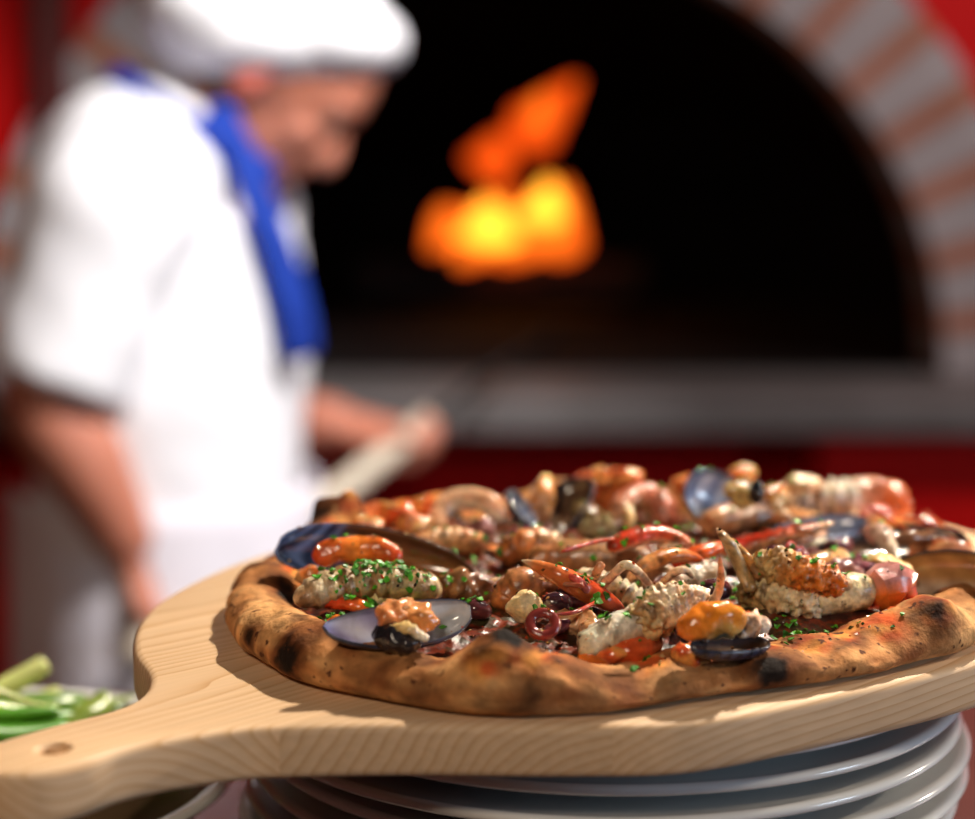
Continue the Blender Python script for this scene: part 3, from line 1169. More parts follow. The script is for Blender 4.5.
mussel('large open mussel shell with blue rim and orange flesh on the left crust edge', W(375, 555, .02),
       [(W(478, 578, .016), W(274, 551, .030), (0.10, -0.78, 0.62), .086, .031, .013, in_bluebrown, -0.35)], m1_meat)


def m2_meat(t, b):
    body(t, b, 'mussel_meat', [(381, 626, .027, .004), (393, 614, .031, .0075), (410, 612, .031, .0080), (424, 620, .029, .0065), (430, 631, .025, .003)],
         topbot(grad((0, (0.66, 0.20, 0.06)), (.5, (0.74, 0.34, 0.14)), (1, (0.66, 0.24, 0.06))), grad((0, BLACK), (.5, (0.55, 0.36, 0.16)), (1, BROWN)), -.2), 'wet', rum=.0028, rsc=190, n=24, m=40, flat=.8, label='glistening orange and tan flesh')
    body(t, b, 'mussel_frill', [(386, 632, .025, .0015), (402, 628, .027, .0024), (418, 634, .025, .0022), (428, 641, .023, .001)], grad((0, YEL), (.5, (0.70, 0.48, 0.2)), (1, WHITE)), 'wet', rum=.0012, rsc=330, label='pale frilled edge')
    body(t, b, 'mussel_beard', [(372, 632, .024, .002), (384, 634, .024, .0058), (402, 642, .022, .0050), (420, 646, .021, .002)], grad((0, BLACK), (1, (0.03, 0.025, 0.03))), 'wet', rum=.0015, rsc=250, label='black beard')


mussel('pearly half mussel shell lying near the front left crust, black beard under its flesh', W(395, 625, .02),
       [(W(328, 625, .027), W(466, 606, .029), (0.02, -0.70, 0.71), .058, .0225, .0115, in_pearl, -0.40)], m2_meat)


def m3_meat(t, b):
    body(t, b, 'mussel_meat', [(546, 478, .036, .003), (543, 492, .032, .006), (541, 508, .025, .0055), (546, 522, .019, .003)], grad((0, YEL), (.4, (0.72, 0.30, 0.08)), (1, BROWN)), 'wet', rum=.0015, rsc=150, label='orange flesh')


mussel('dark open mussel with both halves and orange flesh beside the curled peeled prawn', W(550, 515, .018),
       [(W(553, 533, .014), W(582, 482, .034), (-0.55, -0.75, 0.35), .042, .032, .009, in_dark),
        (W(546, 533, .013), W(519, 497, .028), (0.75, -0.3, 0.6), .034, .020, .008, in_grey)], m3_meat)


def m4_meat(t, b):
    lump(t, b, 'mussel_meat', 740, 494, .038, (.0095, .006, .0085), (0.74, 0.54, 0.20), 'wet', .55, 160, (0.30, 0.18, 0.06), .5, label='yellow flesh')
    lump(t, b, 'mussel_beard', 757, 492, .040, (.004, .005, .007), BLACK, 'wet', .3, 200, None, .1)


mussel('blue-grey tilted mussel shell with yellow flesh at the back of the pizza', W(725, 505, .018),
       [(W(772, 526, .016), W(694, 488, .036), (0.30, -0.80, 0.52), .052, .036, .011, in_grey, 0.0)], m4_meat)


def m5_meat(t, b):
    body(t, b, 'mussel_meat', [(688, 640, .023, .004), (694, 628, .028, .0070), (711, 619, .031, .0078), (731, 620, .030, .0072), (744, 629, .026, .005)],
         topbot(grad((0, ORANGE), (.5, (0.86, 0.25, 0.02)), (1, (0.84, 0.34, 0.06))), grad((0, ORANGE), (.5, (0.70, 0.30, 0.05)), (1, YEL)), 0), 'wet', rum=.0018, rsc=150, n=24, m=40, label='bright orange folded flesh')
    body(t, b, 'mussel_foot', [(700, 636, .022, .003), (718, 631, .025, .0032), (735, 630, .025, .003)], grad((0, (0.5, 0.25, 0.06)), (.35, (0.07, 0.08, 0.07)), (.7, (0.10, 0.11, 0.09)), (1, YEL)), 'wet', rum=.001, rsc=200, label='dark grey foot')
    body(t, b, 'mussel_frill', [(736, 634, .023, .003), (750, 624, .026, .0048), (762, 628, .023, .003)], grad((0, WHITE), (.5, PEACH), (1, WHITE)), 'meat', rum=.002, rsc=300)


mussel('mussel with bright orange plump flesh just behind the front crust', W(722, 635, .018),
       [(W(686, 648, .022), W(776, 640, .018), (0, -0.25, 1.0), .037, .018, .007, in_dark),
        (W(694, 643, .016), W(681, 615, .026), (0.9, -0.3, 0.3), .016, .012, .004, in_pearl)], m5_meat)
mussel('mussel half shell showing its brown inside, next to the red langoustine end piece', W(940, 580, .02),
       [(W(882, 577, .018), W(1002, 584, .022), (0.0, -0.84, 0.54), .054, .026, .007, in_brown)], None)


def m7_meat(t, b):
    body(t, b, 'mussel_meat', [(880, 540, .024, .003), (910, 538, .025, .0035), (940, 537, .024, .002)], grad((0, BLACK), (.5, BROWN), (1, BLACK)), 'wet', rum=.001, rsc=200)


mussel('long dark mussel shell lying close to the far right rim of the pizza', W(905, 545, .02),
       [(W(842, 550, .019), W(968, 540, .022), (0.0, -0.42, 0.9), .060, .025, .007, in_dark)], m7_meat)
mussel('narrow blue mussel shell edge peeking out behind the long pointed claw', W(820, 530, .017),
       [(W(772, 535, .015), W(868, 526, .020), (0.1, -0.6, 0.8), .048, .018, .005, in_blue)], None)


# --- prawns
def fan(t, base, p, d, L, col, name='tail_fan'):
    """small tail fan of four blades"""
    p = Vector(p)
    d = Vector(d).normalized()
    mb_ = MB()
    for a in (-.55, -.2, .2, .55):
        dd = Matrix.Rotation(a, 3, 'Z') @ d
        mb_.add(*tube([p, p + dd * L * .6, p + dd * L], [L * .10, L * .2, L * .09], n=10, flat=.25, colf=lambda s, a_: mixc(col, CREAM, s * .3)))
    return mb_.build(name, M['shellfish'], t, base)


def pr1(t, b):
    body(t, b, 'prawn_body', [(441, 533, .014, .0045), (438, 516, .021, .0055), (451, 502, .027, .0062), (474, 499, .029, .0062), (494, 507, .026, .0056), (500, 524, .017, .004)],
         topbot(grad((0, (0.80, 0.40, 0.22)), (.5, (0.82, 0.52, 0.32)), (1, (0.80, 0.36, 0.18))), grad((0, WHITE), (1, CREAM)), .1), 'wet', rid=7, ridamp=.10, label='pale peach ridged flesh')
    fan(t, b, W(503, 522, .016), (0.3, -0.8, -0.1), .011, ORANGE)


topping('prawn', 'curled peeled pale prawn standing like an arch at the back left', 'prawn', pr1, W(470, 515, .02), 'prawns on the pizza')


def pr2(t, b):
    body(t, b, 'prawn_body', [(410, 548, .019, .004), (432, 541, .022, .0065), (460, 540, .022, .0068), (486, 546, .019, .005)],
         grad((0, (0.72, 0.40, 0.20)), (.5, (0.80, 0.52, 0.28)), (1, (0.76, 0.36, 0.14))), 'meat', rid=7, ridamp=.12)
    fan(t, b, W(487, 546, .018), (0.9, -0.3, -0.1), .009, ORANGE)


topping('prawn', 'small straight orange prawn lying in front of the curled peeled prawn', 'prawn', pr2, W(450, 543, .02), 'prawns on the pizza')


def pr3(t, b):
    body(t, b, 'prawn_body', [(668, 530, .016, .006), (663, 508, .026, .0085), (645, 497, .030, .0088), (626, 503, .028, .007), (617, 518, .022, .005)],
         topbot(grad((0, PINK), (.5, (0.78, 0.36, 0.25)), (1, (0.74, 0.46, 0.32))), grad((0, PEACH), (1, CREAM)), 0), 'shellfish', rid=7, ridamp=.12)
    body(t, b, 'leg', [(628, 505, .028, .0026), (629, 518, .024, .0030), (631, 536, .016, .0014)], grad((0, CREAM), (1, YEL)), 'shellfish', n=8)
    lump(t, b, 'head', 648, 520, .018, (.010, .007, .006), PINK, 'shellfish', .4, 150, BROWN, .2)


topping('prawn', 'pink curled prawn with one pale leg, behind the red claw', 'prawn', pr3, W(645, 515, .02), 'prawns on the pizza')


# --- langoustines
def l1(t, b):
    body(t, b, 'tail', [(294, 602, .021, .006), (318, 592, .026, .0110), (350, 584, .029, .0135), (385, 583, .029, .0135), (415, 586, .027, .0115), (440, 591, .022, .008)],
         topbot(grad((0, (0.66, 0.54, 0.36)), (.4, (0.60, 0.48, 0.29)), (1, (0.56, 0.44, 0.26))), grad((0, (0.6, 0.45, 0.3)), (.5, (0.42, 0.24, 0.10)), (1, (0.6, 0.35, 0.2))), -.2), 'meat', rid=9, ridamp=.24, n=22, flat=.78, label='translucent ridged tail')
    body(t, b, 'head', [(440, 588, .021, .008), (462, 588, .021, .0095), (488, 592, .018, .007), (512, 586, .016, .003)], grad((0, TAN), (.5, BROWN), (1, PEACH)), 'shellfish', rum=.003, rsc=220)
    body(t, b, 'leg', [(385, 600, .017, .001), (384, 585, .026, .0011), (381, 574, .031, .0006)], grad((0, REDO), (1, REDO)), 'shellfish', n=6, label='thin red leg')
    body(t, b, 'leg', [(470, 590, .018, .0014), (500, 580, .022, .0014), (520, 583, .018, .0008)], grad((0, PEACH), (1, CREAM)), 'shellfish', n=6)


topping('langoustine', 'grey-green ridged langoustine tail sprinkled thickly with parsley, between two mussel shells on the left', 'langoustine', l1, W(380, 590, .02), 'langoustines on the pizza')


def claw(t, b, pts, colf, name='claw', mat='shellfish', rum=0.0, flat=.75, pinch=None):
    o_ = body(t, b, name, pts, colf, mat, n=14, cap=.06, flat=flat, rum=rum, rsc=400)
    return o_


def l2(t, b):
    body(t, b, 'carapace', [(524, 566, .020, .007), (552, 560, .023, .010), (590, 559, .025, .0125), (625, 560, .025, .013), (652, 562, .023, .009)],
         topbot(grad((0, (0.66, 0.32, 0.13)), (.3, (0.58, 0.34, 0.18)), (1, (0.62, 0.44, 0.30))), grad((0, TAN), (1, (0.55, 0.40, 0.26))), -.3), n=22, rum=.0012, rsc=180)
    body(t, b, 'tail', [(500, 563, .017, .005), (516, 550, .024, .0095), (540, 545, .026, .0100), (562, 552, .022, .007)],
         topbot(grad((0, (0.60, 0.25, 0.08)), (.6, (0.78, 0.40, 0.18)), (1, CREAM)), grad((0, BROWN), (1, TAN)), -.1), rid=5, ridamp=.2)
    claw(t, b, [(608, 549, .032, .004), (630, 539, .036, .0062), (655, 534, .037, .0058), (680, 540, .034, .0042), (694, 550, .031, .0014)], topbot(grad((0, REDO), (.5, (0.74, 0.16, 0.08)), (1, (0.80, 0.36, 0.18))), grad((0, PEACH), (1, CREAM)), -.35))
    claw(t, b, [(655, 548, .031, .0018), (675, 546, .032, .0024), (693, 551, .030, .0008)], grad((0, PEACH), (1, CREAM)), 'claw_finger')
    claw(t, b, [(628, 582, .024, .003), (645, 566, .031, .0042), (668, 556, .034, .0044), (688, 556, .033, .0034), (705, 561, .031, .0010)], grad((0, (0.72, 0.44, 0.28)), (.5, (0.80, 0.42, 0.14)), (1, ORANGE)))
    body(t, b, 'leg', [(594, 594, .024, .0015), (611, 577, .033, .0019), (625, 565, .039, .0019), (637, 571, .036, .0019), (652, 588, .026, .0015)], grad((0, PEACH), (.5, CREAM), (1, PEACH)), n=8)
    body(t, b, 'leg', [(592, 584, .027, .0015), (597, 572, .033, .0019), (603, 562, .037, .0018)], grad((0, TAN), (1, PEACH)), n=8)
    body(t, b, 'feeler', [(560, 552, .034, .0009), (600, 541, .036, .0009), (640, 538, .036, .0007), (662, 530, .038, .0003)], grad((0, REDO), (1, ORANGE)), n=6)
    body(t, b, 'feeler', [(540, 572, .030, .0009), (575, 574, .032, .0009), (600, 580, .030, .0004)], grad((0, (0.6, .2, .06)), (1, PEACH)), n=6)
    body(t, b, 'leg', [(660, 586, .024, .0014), (672, 574, .031, .0017), (684, 570, .033, .0016), (694, 578, .027, .0010)], grad((0, PEACH), (1, CREAM)), n=8)
    body(t, b, 'leg', [(640, 590, .013, .0016), (655, 573, .024, .002), (668, 569, .026, .0018), (685, 580, .018, .0012)], grad((0, PEACH), (1, CREAM)), n=8)


topping('langoustine', 'whole orange-brown langoustine with bent pale legs and red claws across the middle of the pizza', 'langoustine', l2, W(600, 565, .02), 'langoustines on the pizza')


def l3(t, b):
    body(t, b, 'tail', [(503, 612, .014, .006), (508, 597, .021, .0095), (524, 586, .026, .0105), (545, 588, .024, .0095), (562, 600, .016, .006)],
         grad((0, (0.62, 0.24, 0.08)), (.3, (0.66, 0.36, 0.18)), (.6, (0.42, 0.18, 0.08)), (1, BROWN)), rid=6, ridamp=.2)
    body(t, b, 'rostrum', [(521, 560, .040, .0008), (540, 567, .038, .0026), (562, 577, .035, .0042), (585, 590, .029, .0050), (606, 601, .024, .0040), (626, 610, .019, .001)],
         topbot(grad((0, CREAM), (.12, (0.72, 0.24, 0.07)), (.6, REDO), (1, (0.45, 0.06, 0.02))), grad((0, CREAM), (.15, (0.75, 0.20, 0.05)), (1, (0.30, 0.04, 0.02))), .2), n=12, mat='wet', label='pointed red head spike')
    body(t, b, 'head', [(562, 604, .018, .006), (574, 595, .023, .0085), (588, 598, .021, .008), (600, 608, .015, .004)], grad((0, BLACK), (.4, (0.16, 0.03, 0.04)), (1, BLACK)), 'wet', label='dark maroon wet head')
    body(t, b, 'feeler', [(566, 575, .036, .0012), (580, 582, .034, .0018), (592, 600, .024, .0014)], grad((0, REDO), (1, (0.42, 0.20, 0.26))), 'wet', n=8)
    body(t, b, 'feeler', [(600, 600, .026, .0009), (575, 612, .026, .0009), (556, 614, .026, .0005)], grad((0, REDO), (1, (0.3, .05, .06))), 'wet', n=6)
    body(t, b, 'feeler', [(585, 586, .034, .0010), (560, 583, .033, .0010), (538, 578, .033, .0004)], grad((0, (0.35, .05, .03)), (1, PEACH)), 'wet', n=6)
    body(t, b, 'belly', [(578, 575, .025, .003), (600, 583, .025, .0052), (625, 594, .022, .0055), (650, 608, .017, .004)], grad((0, CREAM), (.5, (0.66, 0.58, 0.38)), (1, CREAM)), 'meat', rid=11, ridamp=.42, label='pale comb-like ribs')


topping('langoustine', 'dark red langoustine head with a raised pointed spike in the centre of the pizza', 'langoustine', l3, W(570, 600, .02), 'langoustines on the pizza')


def l4(t, b):
    body(t, b, 'tail', [(578, 652, .015, .005), (596, 644, .019, .0088), (620, 633, .023, .0105), (645, 622, .026, .0105), (660, 612, .027, .008)],
         topbot(grad((0, (0.74, 0.72, 0.52)), (.5, WHITE), (1, WHITE)), grad((0, ORANGE), (1, REDO)), -.25), 'meat', n=20, rum=.0012, rsc=200, label='white tail meat in a red shell')
    body(t, b, 'tail_shell', [(578, 661, .012, .003), (605, 655, .014, .006), (635, 650, .016, .0062), (660, 640, .016, .004)], grad((0, ORANGE), (.5, (0.74, 0.10, 0.02)), (1, BROWN)), 'wet', rum=.001, rsc=200, label='red-orange shell')
    body(t, b, 'body_meat', [(640, 630, .024, .007), (655, 614, .030, .0110), (672, 604, .032, .0100), (690, 603, .031, .0085), (704, 609, .027, .006)], grad((0, (0.70, 0.52, 0.28)), (.5, CREAM), (1, (0.80, 0.60, 0.46))), 'meat', rum=.0026, rsc=380, n=40, m=80)
    body(t, b, 'leg', [(690, 614, .026, .0020), (708, 605, .029, .0020), (718, 593, .034, .0018), (721, 572, .043, .0014), (719, 553, .051, .0003)], grad((0, CREAM), (.6, PEACH), (1, (0.76, 0.42, 0.26))), n=8)
    body(t, b, 'leg', [(655, 623, .022, .0022), (672, 618, .024, .0024), (692, 611, .025, .0024), (712, 610, .024, .002), (726, 609, .023, .001)], grad((0, (0.76, 0.48, 0.34)), (1, CREAM)), n=8)
    body(t, b, 'leg', [(685, 600, .026, .0018), (692, 590, .031, .0018), (700, 598, .026, .001)], grad((0, CREAM), (1, PEACH)), n=8)


topping('langoustine', 'peeled white langoustine with crumbly body and red-orange tail shell at the front centre', 'langoustine', l4, W(645, 630, .02), 'langoustines on the pizza')


def l5(t, b):
    claw(t, b, [(717, 528, .048, .0006), (724, 537, .046, .0024), (733, 551, .040, .0036), (742, 570, .032, .0036), (752, 592, .024, .003)], grad((0, CREAM), (.3, (0.62, 0.46, 0.26)), (1, (0.55, 0.40, 0.20))))
    claw(t, b, [(731, 538, .044, .0005), (738, 548, .041, .0024), (750, 562, .035, .003), (762, 578, .029, .003)], grad((0, YEL), (.4, (0.74, 0.42, 0.14)), (1, TAN)))
    body(t, b, 'body_meat', [(742, 590, .022, .008), (762, 592, .024, .0115), (785, 596, .024, .0115), (806, 601, .022, .0100), (822, 602, .021, .008)], grad((0, OLIVE), (.4, (0.70, 0.58, 0.34)), (1, CREAM)), 'meat', rum=.0026, rsc=380, n=40, m=80)
    body(t, b, 'roe', [(750, 566, .033, .005), (775, 566, .035, .0085), (802, 572, .034, .0085), (826, 580, .030, .0065), (845, 584, .027, .004)], grad((0, (0.62, 0.52, 0.28)), (.35, (0.66, 0.50, 0.26)), (.55, (0.76, 0.32, 0.07)), (1, (0.78, 0.30, 0.06))), 'meat', rum=.0024, rsc=390, n=40, m=80, label='crumbly orange roe')
    body(t, b, 'tail', [(808, 603, .020, .007), (828, 597, .023, .0098), (850, 592, .025, .0105), (872, 592, .023, .008)], grad((0, (0.74, 0.60, 0.38)), (.5, (0.80, 0.68, 0.42)), (1, (0.82, 0.66, 0.36))), 'meat', n=20, rum=.0006, rsc=150, label='smooth cream tail meat')
    body(t, b, 'feeler', [(755, 560, .036, .0007), (756, 556, .038, .0009), (757, 551, .041, .0003)], grad((0, CREAM), (1, YEL)), n=6)
    body(t, b, 'feeler', [(768, 560, .036, .0007), (769, 556, .038, .0009), (771, 550, .041, .0003)], grad((0, CREAM), (1, YEL)), n=6)


topping('langoustine', 'crumbly olive and orange langoustine with two upright pale claws, right of centre', 'langoustine', l5, W(790, 590, .02), 'langoustines on the pizza')


def l5b(t, b):
    P, R = pth([(864, 597, .022, .0085), (876, 590, .026, .0125), (893, 586, .027, .0130), (907, 590, .024, .0105), (915, 596, .020, .006)])
    mb_ = MB().add(*tube(P, R, n=9, m=9, cap=.25, colf=topbot(grad((0, (0.66, 0.26, 0.17)), (.5, (0.56, 0.26, 0.25)), (1, (0.64, 0.12, 0.07))), grad((0, ORANGE), (1, RED)), .35)))
    mb_.rumple(.0025, 160, 3)
    mb_.build('shell_ring', M['wet'], t, b, smooth=True, sharp=28)
    fan(t, b, W(870, 604, .016), (-0.3, -0.8, 0.0), .009, RED)


topping('langoustine_piece', 'faceted pink and red langoustine shell end touching the smooth cream tail meat', 'langoustine', l5b, W(890, 592, .02), 'langoustines on the pizza')


def clawback(t, b):
    claw(t, b, [(722, 552, .024, .005), (748, 545, .027, .0072), (778, 537, .031, .0070), (805, 530, .033, .0046), (836, 522, .035, .0008)], topbot(grad((0, RED), (.45, (0.70, 0.12, 0.05)), (.8, (0.66, 0.34, 0.2)), (1, CREAM)), grad((0, PEACH), (1, (0.62, 0.40, 0.24))), .35), rum=.0012, flat=.6)
    claw(t, b, [(735, 556, .020, .004), (770, 547, .024, .0052), (805, 538, .027, .0035), (828, 532, .028, .0008)], grad((0, (0.6, 0.36, 0.24)), (1, PEACH)), 'claw_finger', flat=.7)


topping('langoustine_claw', 'long pointed pinkish claw with red bumpy edge in front of the blue-grey mussel', 'langoustine', clawback, W(780, 540, .02), 'langoustines on the pizza')


def clawred(t, b):
    claw(t, b, [(672, 566, .024, .003), (692, 556, .029, .0045), (712, 549, .031, .0042), (728, 543, .031, .0015)], grad((0, REDO), (.5, ORANGE), (1, (0.74, 0.16, 0.04))))
    body(t, b, 'claw_meat', [(668, 596, .019, .005), (684, 584, .024, .0085), (703, 578, .026, .0088), (722, 572, .026, .005)], grad((0, (0.74, 0.42, 0.28)), (.4, WHITE), (1, (0.74, 0.70, 0.58))), 'meat', rum=.0012, rsc=230)


topping('langoustine_claw', 'short orange claw with white meat between the middle langoustine and the upright claws', 'langoustine', clawred, W(700, 575, .02), 'langoustines on the pizza')


def l6(t, b):
    body(t, b, 'tail', [(772, 515, .018, .007), (792, 504, .023, .0118), (815, 500, .025, .0128), (840, 499, .025, .012), (858, 498, .024, .010)],
         topbot(grad((0, TAN), (.3, CREAM), (1, WHITE)), grad((0, (0.66, 0.55, 0.45)), (1, (0.70, 0.62, 0.56))), .45), rid=7, ridamp=.5, n=22, label='pale ribbed tail')
    body(t, b, 'carapace', [(848, 496, .025, .010), (868, 495, .026, .0125), (888, 499, .024, .0125), (904, 512, .018, .008)], grad((0, (0.80, 0.64, 0.52)), (.4, (0.74, 0.34, 0.2)), (1, ORANGE)), rum=.0015, rsc=160, n=22, label='orange-red shell')
    body(t, b, 'feeler', [(868, 505, .036, .0010), (890, 520, .032, .0010), (915, 534, .026, .0004)], grad((0, REDO), (1, ORANGE)), n=6)
    body(t, b, 'leg', [(770, 520, .026, .0016), (785, 514, .030, .0018), (796, 524, .022, .0010)], grad((0, PEACH), (1, CREAM)), n=8)
    lump(t, b, 'roe', 803, 484, .034, (.012, .007, .005), (0.80, 0.48, 0.22), 'meat', .4, 150, PEACH, .1)
    lump(t, b, 'head', 875, 516, .017, (.010, .006, .006), (0.72, 0.22, 0.18), 'wet', .5, 170, PINK, .1)
    body(t, b, 'leg', [(700, 528, .020, .006), (725, 519, .024, .0088), (755, 516, .022, .0075), (780, 520, .018, .005)], grad((0, PEACH), (.4, TAN), (1, BROWN)), rum=.0018, rsc=170)


topping('langoustine', 'langoustine with white ribbed tail and orange-red shell along the back right rim', 'langoustine', l6, W(830, 505, .02), 'langoustines on the pizza')


# --- small pieces
def single(name, label, cat, group, fn):
    """thing that is one mesh"""
    o_ = fn()
    tag(o_, label, cat, group)
    TOPS.append(o_)
    return o_


def s_lump(name, px, py, h, r, col, mat='meat', rum=.4, rsc=170, col2=None, tilt=.2):
    c = W(px, py, h)
    base = Vector((c.x, c.y, c.z))
    o_ = lump(None, None, name, px, py, h, r, col, mat, rum, rsc, col2, tilt)
    o_.data.transform(Matrix.Translation(-base))
    o_.location = base
    return o_


def s_tube(name, pts, colf, mat='meat', **kw):
    P, R = pth(pts)
    base = sum(P, Vector((0, 0, 0))) / len(P)
    rum = kw.pop('rum', 0)
    mb_ = MB().add(*tube(P, R, colf=colf, **kw))
    if rum:
        mb_.rumple(rum, 230, pts[0][0], 3)
    return mb_.build(name, M[mat], None, base)


single('tomato_strip', 'red tomato strip between the parsley-covered tail and the front mussel', 'tomato', None,
       lambda: s_tube('tomato_strip', [(318, 603, .018, .003), (338, 602, .020, .005), (362, 606, .019, .0048), (378, 610, .017, .003)], grad((0, RED), (.5, (0.72, 0.08, 0.02)), (1, ORANGE)), 'wet', flat=.6, rum=.001))
single('tomato_chunk', 'orange-red soft tomato chunk on the left crust edge', 'tomato', None,
       lambda: s_lump('tomato_chunk', 318, 578, .020, (.011, .008, .005), (0.74, 0.20, 0.04), 'wet', .6, 180, (0.78, 0.42, 0.16)))
single('tomato_chunk', 'small red tomato chunk by the tip of the front mussel shell', 'tomato', None,
       lambda: s_lump('tomato_chunk', 338, 622, .018, (.006, .005, .0035), RED, 'wet', .5, 200, ORANGE))
single('garlic_chunk', 'pale yellow garlic chunk behind the pearly front mussel', 'garlic', None,
       lambda: s_lump('garlic_chunk', 376, 597, .021, (.0072, .006, .0056), (0.84, 0.60, 0.26), 'meat', .45, 180, (0.86, 0.70, 0.42)))
single('garlic_chunk', 'round cream garlic chunk behind the front crust blister', 'garlic', None,
       lambda: s_lump('garlic_chunk', 527, 608, .023, (.0088, .007, .0075), (0.84, 0.62, 0.30), 'meat', .3, 150, (0.86, 0.70, 0.42)))
single('potato_cube', 'pale cream cube beneath the pointed claw tip', 'vegetable', None,
       lambda: s_tube('potato_cube', [(788, 548, .021, .006), (800, 545, .022, .007), (820, 542, .021, .006)], grad((0, WHITE), (1, (0.74, 0.70, 0.50))), 'meat', n=5, cap=.04, rum=.0004))
single('carrot_piece', 'stubby orange vegetable piece right of the pale cream cube', 'vegetable', None,
       lambda: s_tube('carrot_piece', [(812, 567, .022, .005), (828, 562, .023, .0055), (843, 558, .023, .005)], grad((0, (0.76, 0.36, 0.12)), (1, (0.80, 0.46, 0.2))), 'wet', n=12, cap=.06))
single('cheese_flake', 'curled yellow flake above the brown-lined mussel shell', 'cheese', None,
       lambda: s_tube('cheese_flake', [(862, 560, .027, .002), (878, 558, .029, .006), (898, 566, .027, .007), (912, 574, .024, .003)], grad((0, OLIVE), (.4, YEL), (1, (0.82, 0.60, 0.30))), 'meat', flat=.3, rum=.0012))
single('onion_petal', 'purple-red onion petal standing beside the orange roe', 'onion', None,
       lambda: s_tube('onion_petal', [(792, 540, .036, .001), (793, 550, .033, .004), (799, 560, .029, .006), (812, 570, .025, .002)], topbot(grad((0, (0.40, 0.06, 0.04)), (1, (0.26, 0.05, 0.08))), grad((0, (0.62, 0.32, 0.34)), (1, (0.42, 0.12, 0.16))), .1), 'wet', flat=.45, up=(0.3, -1, 0.3)))
single('octopus_tentacle', 'pinkish octopus tentacle tip hanging over the dark mussel on the right', 'octopus', None,
       lambda: s_tube('octopus_tentacle', [(868, 536, .026, .004), (880, 533, .029, .005), (889, 546, .025, .0035), (898, 561, .020, .0015)], grad((0, PINK), (.5, (0.76, 0.56, 0.44)), (1, CREAM)), 'wet', rum=.001))


def ring_olive(px, py, h, R, r, tl):
    c = W(px, py, h)
    mb_ = MB()
    rot = Matrix.Rotation(tl, 3, 'X')
    n, k = 28, 10
    vv, ff, cl = [], [], []
    for i in range(n):
        a = 2 * pi * i / n
        for j in range(k):
            q = 2 * pi * j / k
            vv.append(c + rot @ Vector(((R + r * cos(q)) * cos(a), (R + r * cos(q)) * sin(a), r * 0.9 * sin(q))))
            cl.append((0.22, 0.035, 0.03))
    for i in range(n):
        for j in range(k):
            ff.append((i * k + j, ((i + 1) % n) * k + j, ((i + 1) % n) * k + (j + 1) % k, i * k + (j + 1) % k))
    mb_.add(vv, ff, cl)
    return mb_.build('olive_ring', M['wet'], None, c)


single('olive_ring', 'dark red olive ring propped on the front crust blister', 'olive', None, lambda: ring_olive(543, 624, .026, .0048, .0021, .8))
for (px, py, h, r, lab) in ((556, 603, .022, .0062, 'shiny black olive under the raised red spike'), (716, 590, .024, .0065, 'glossy dark olive at the foot of the bent upright leg'),
                            (775, 553, .031, .0045, 'small brown olive on top of the orange roe'), (478, 610, .020, .0055, 'purplish olive right of the pearly front mussel'),
                            (700, 632, .021, .0045, 'wet black olive left of the plump orange mussel flesh')):
    single('olive', lab, 'olive', 'loose olives', lambda: s_lump('olive', px, py, h, (r * 1.25, r, r * .9), (0.035, 0.012, 0.02), 'wet', .12, 90, (0.10, 0.025, 0.03)))
for (px, py, h, r, lab) in ((815, 560, .021, .0065, 'purple octopus piece behind the orange roe'), (842, 572, .021, .0080, 'knobbly mauve octopus piece behind the cream tail meat'),
                            (862, 566, .021, .0065, 'dark octopus piece touching the curled yellow flake'), (835, 548, .019, .0070, 'dark purple octopus piece beneath the octopus tentacle'),
                            (500, 590, .018, .0065, 'reddish octopus piece left of the curved brown tail'), (560, 628, .018, .0060, 'mauve octopus piece beside the olive ring'),
                            (575, 622, .020, .0075, 'tan octopus piece in front of the dark maroon head'), (590, 634, .018, .0060, 'golden octopus piece behind the white tail meat'),
                            (480, 530, .018, .0075, 'dark octopus piece beneath the curled peeled prawn'), (520, 535, .018, .0070, 'maroon octopus piece below the dark open mussel'),
                            (600, 528, .020, .0085, 'olive-brown octopus piece left of the pink curled prawn'), (585, 512, .022, .0075, 'olive-green octopus piece behind the dark open mussel'),
                            (660, 610, .020, .0060, 'small brown octopus piece at the crumbly white body')):
    cols = random.choice([(PURPLE, (0.30, 0.10, 0.12)), ((0.24, 0.09, 0.09), (0.40, 0.20, 0.18)), (PURPLE, (0.22, 0.06, 0.09))])
    if 'tan' in lab or 'golden' in lab:
        cols = ((0.55, 0.28, 0.12), (0.62, 0.38, 0.22))
    if 'olive-' in lab:
        cols = ((0.22, 0.17, 0.07), (0.34, 0.22, 0.1))
    single('octopus_piece', lab, 'octopus', 'octopus pieces on the pizza',
           lambda: s_lump('octopus_piece', px, py, h, (r * 1.2, r, r * .75), cols[0], 'wet', .6, 190, cols[1], random.uniform(-.6, .6)))
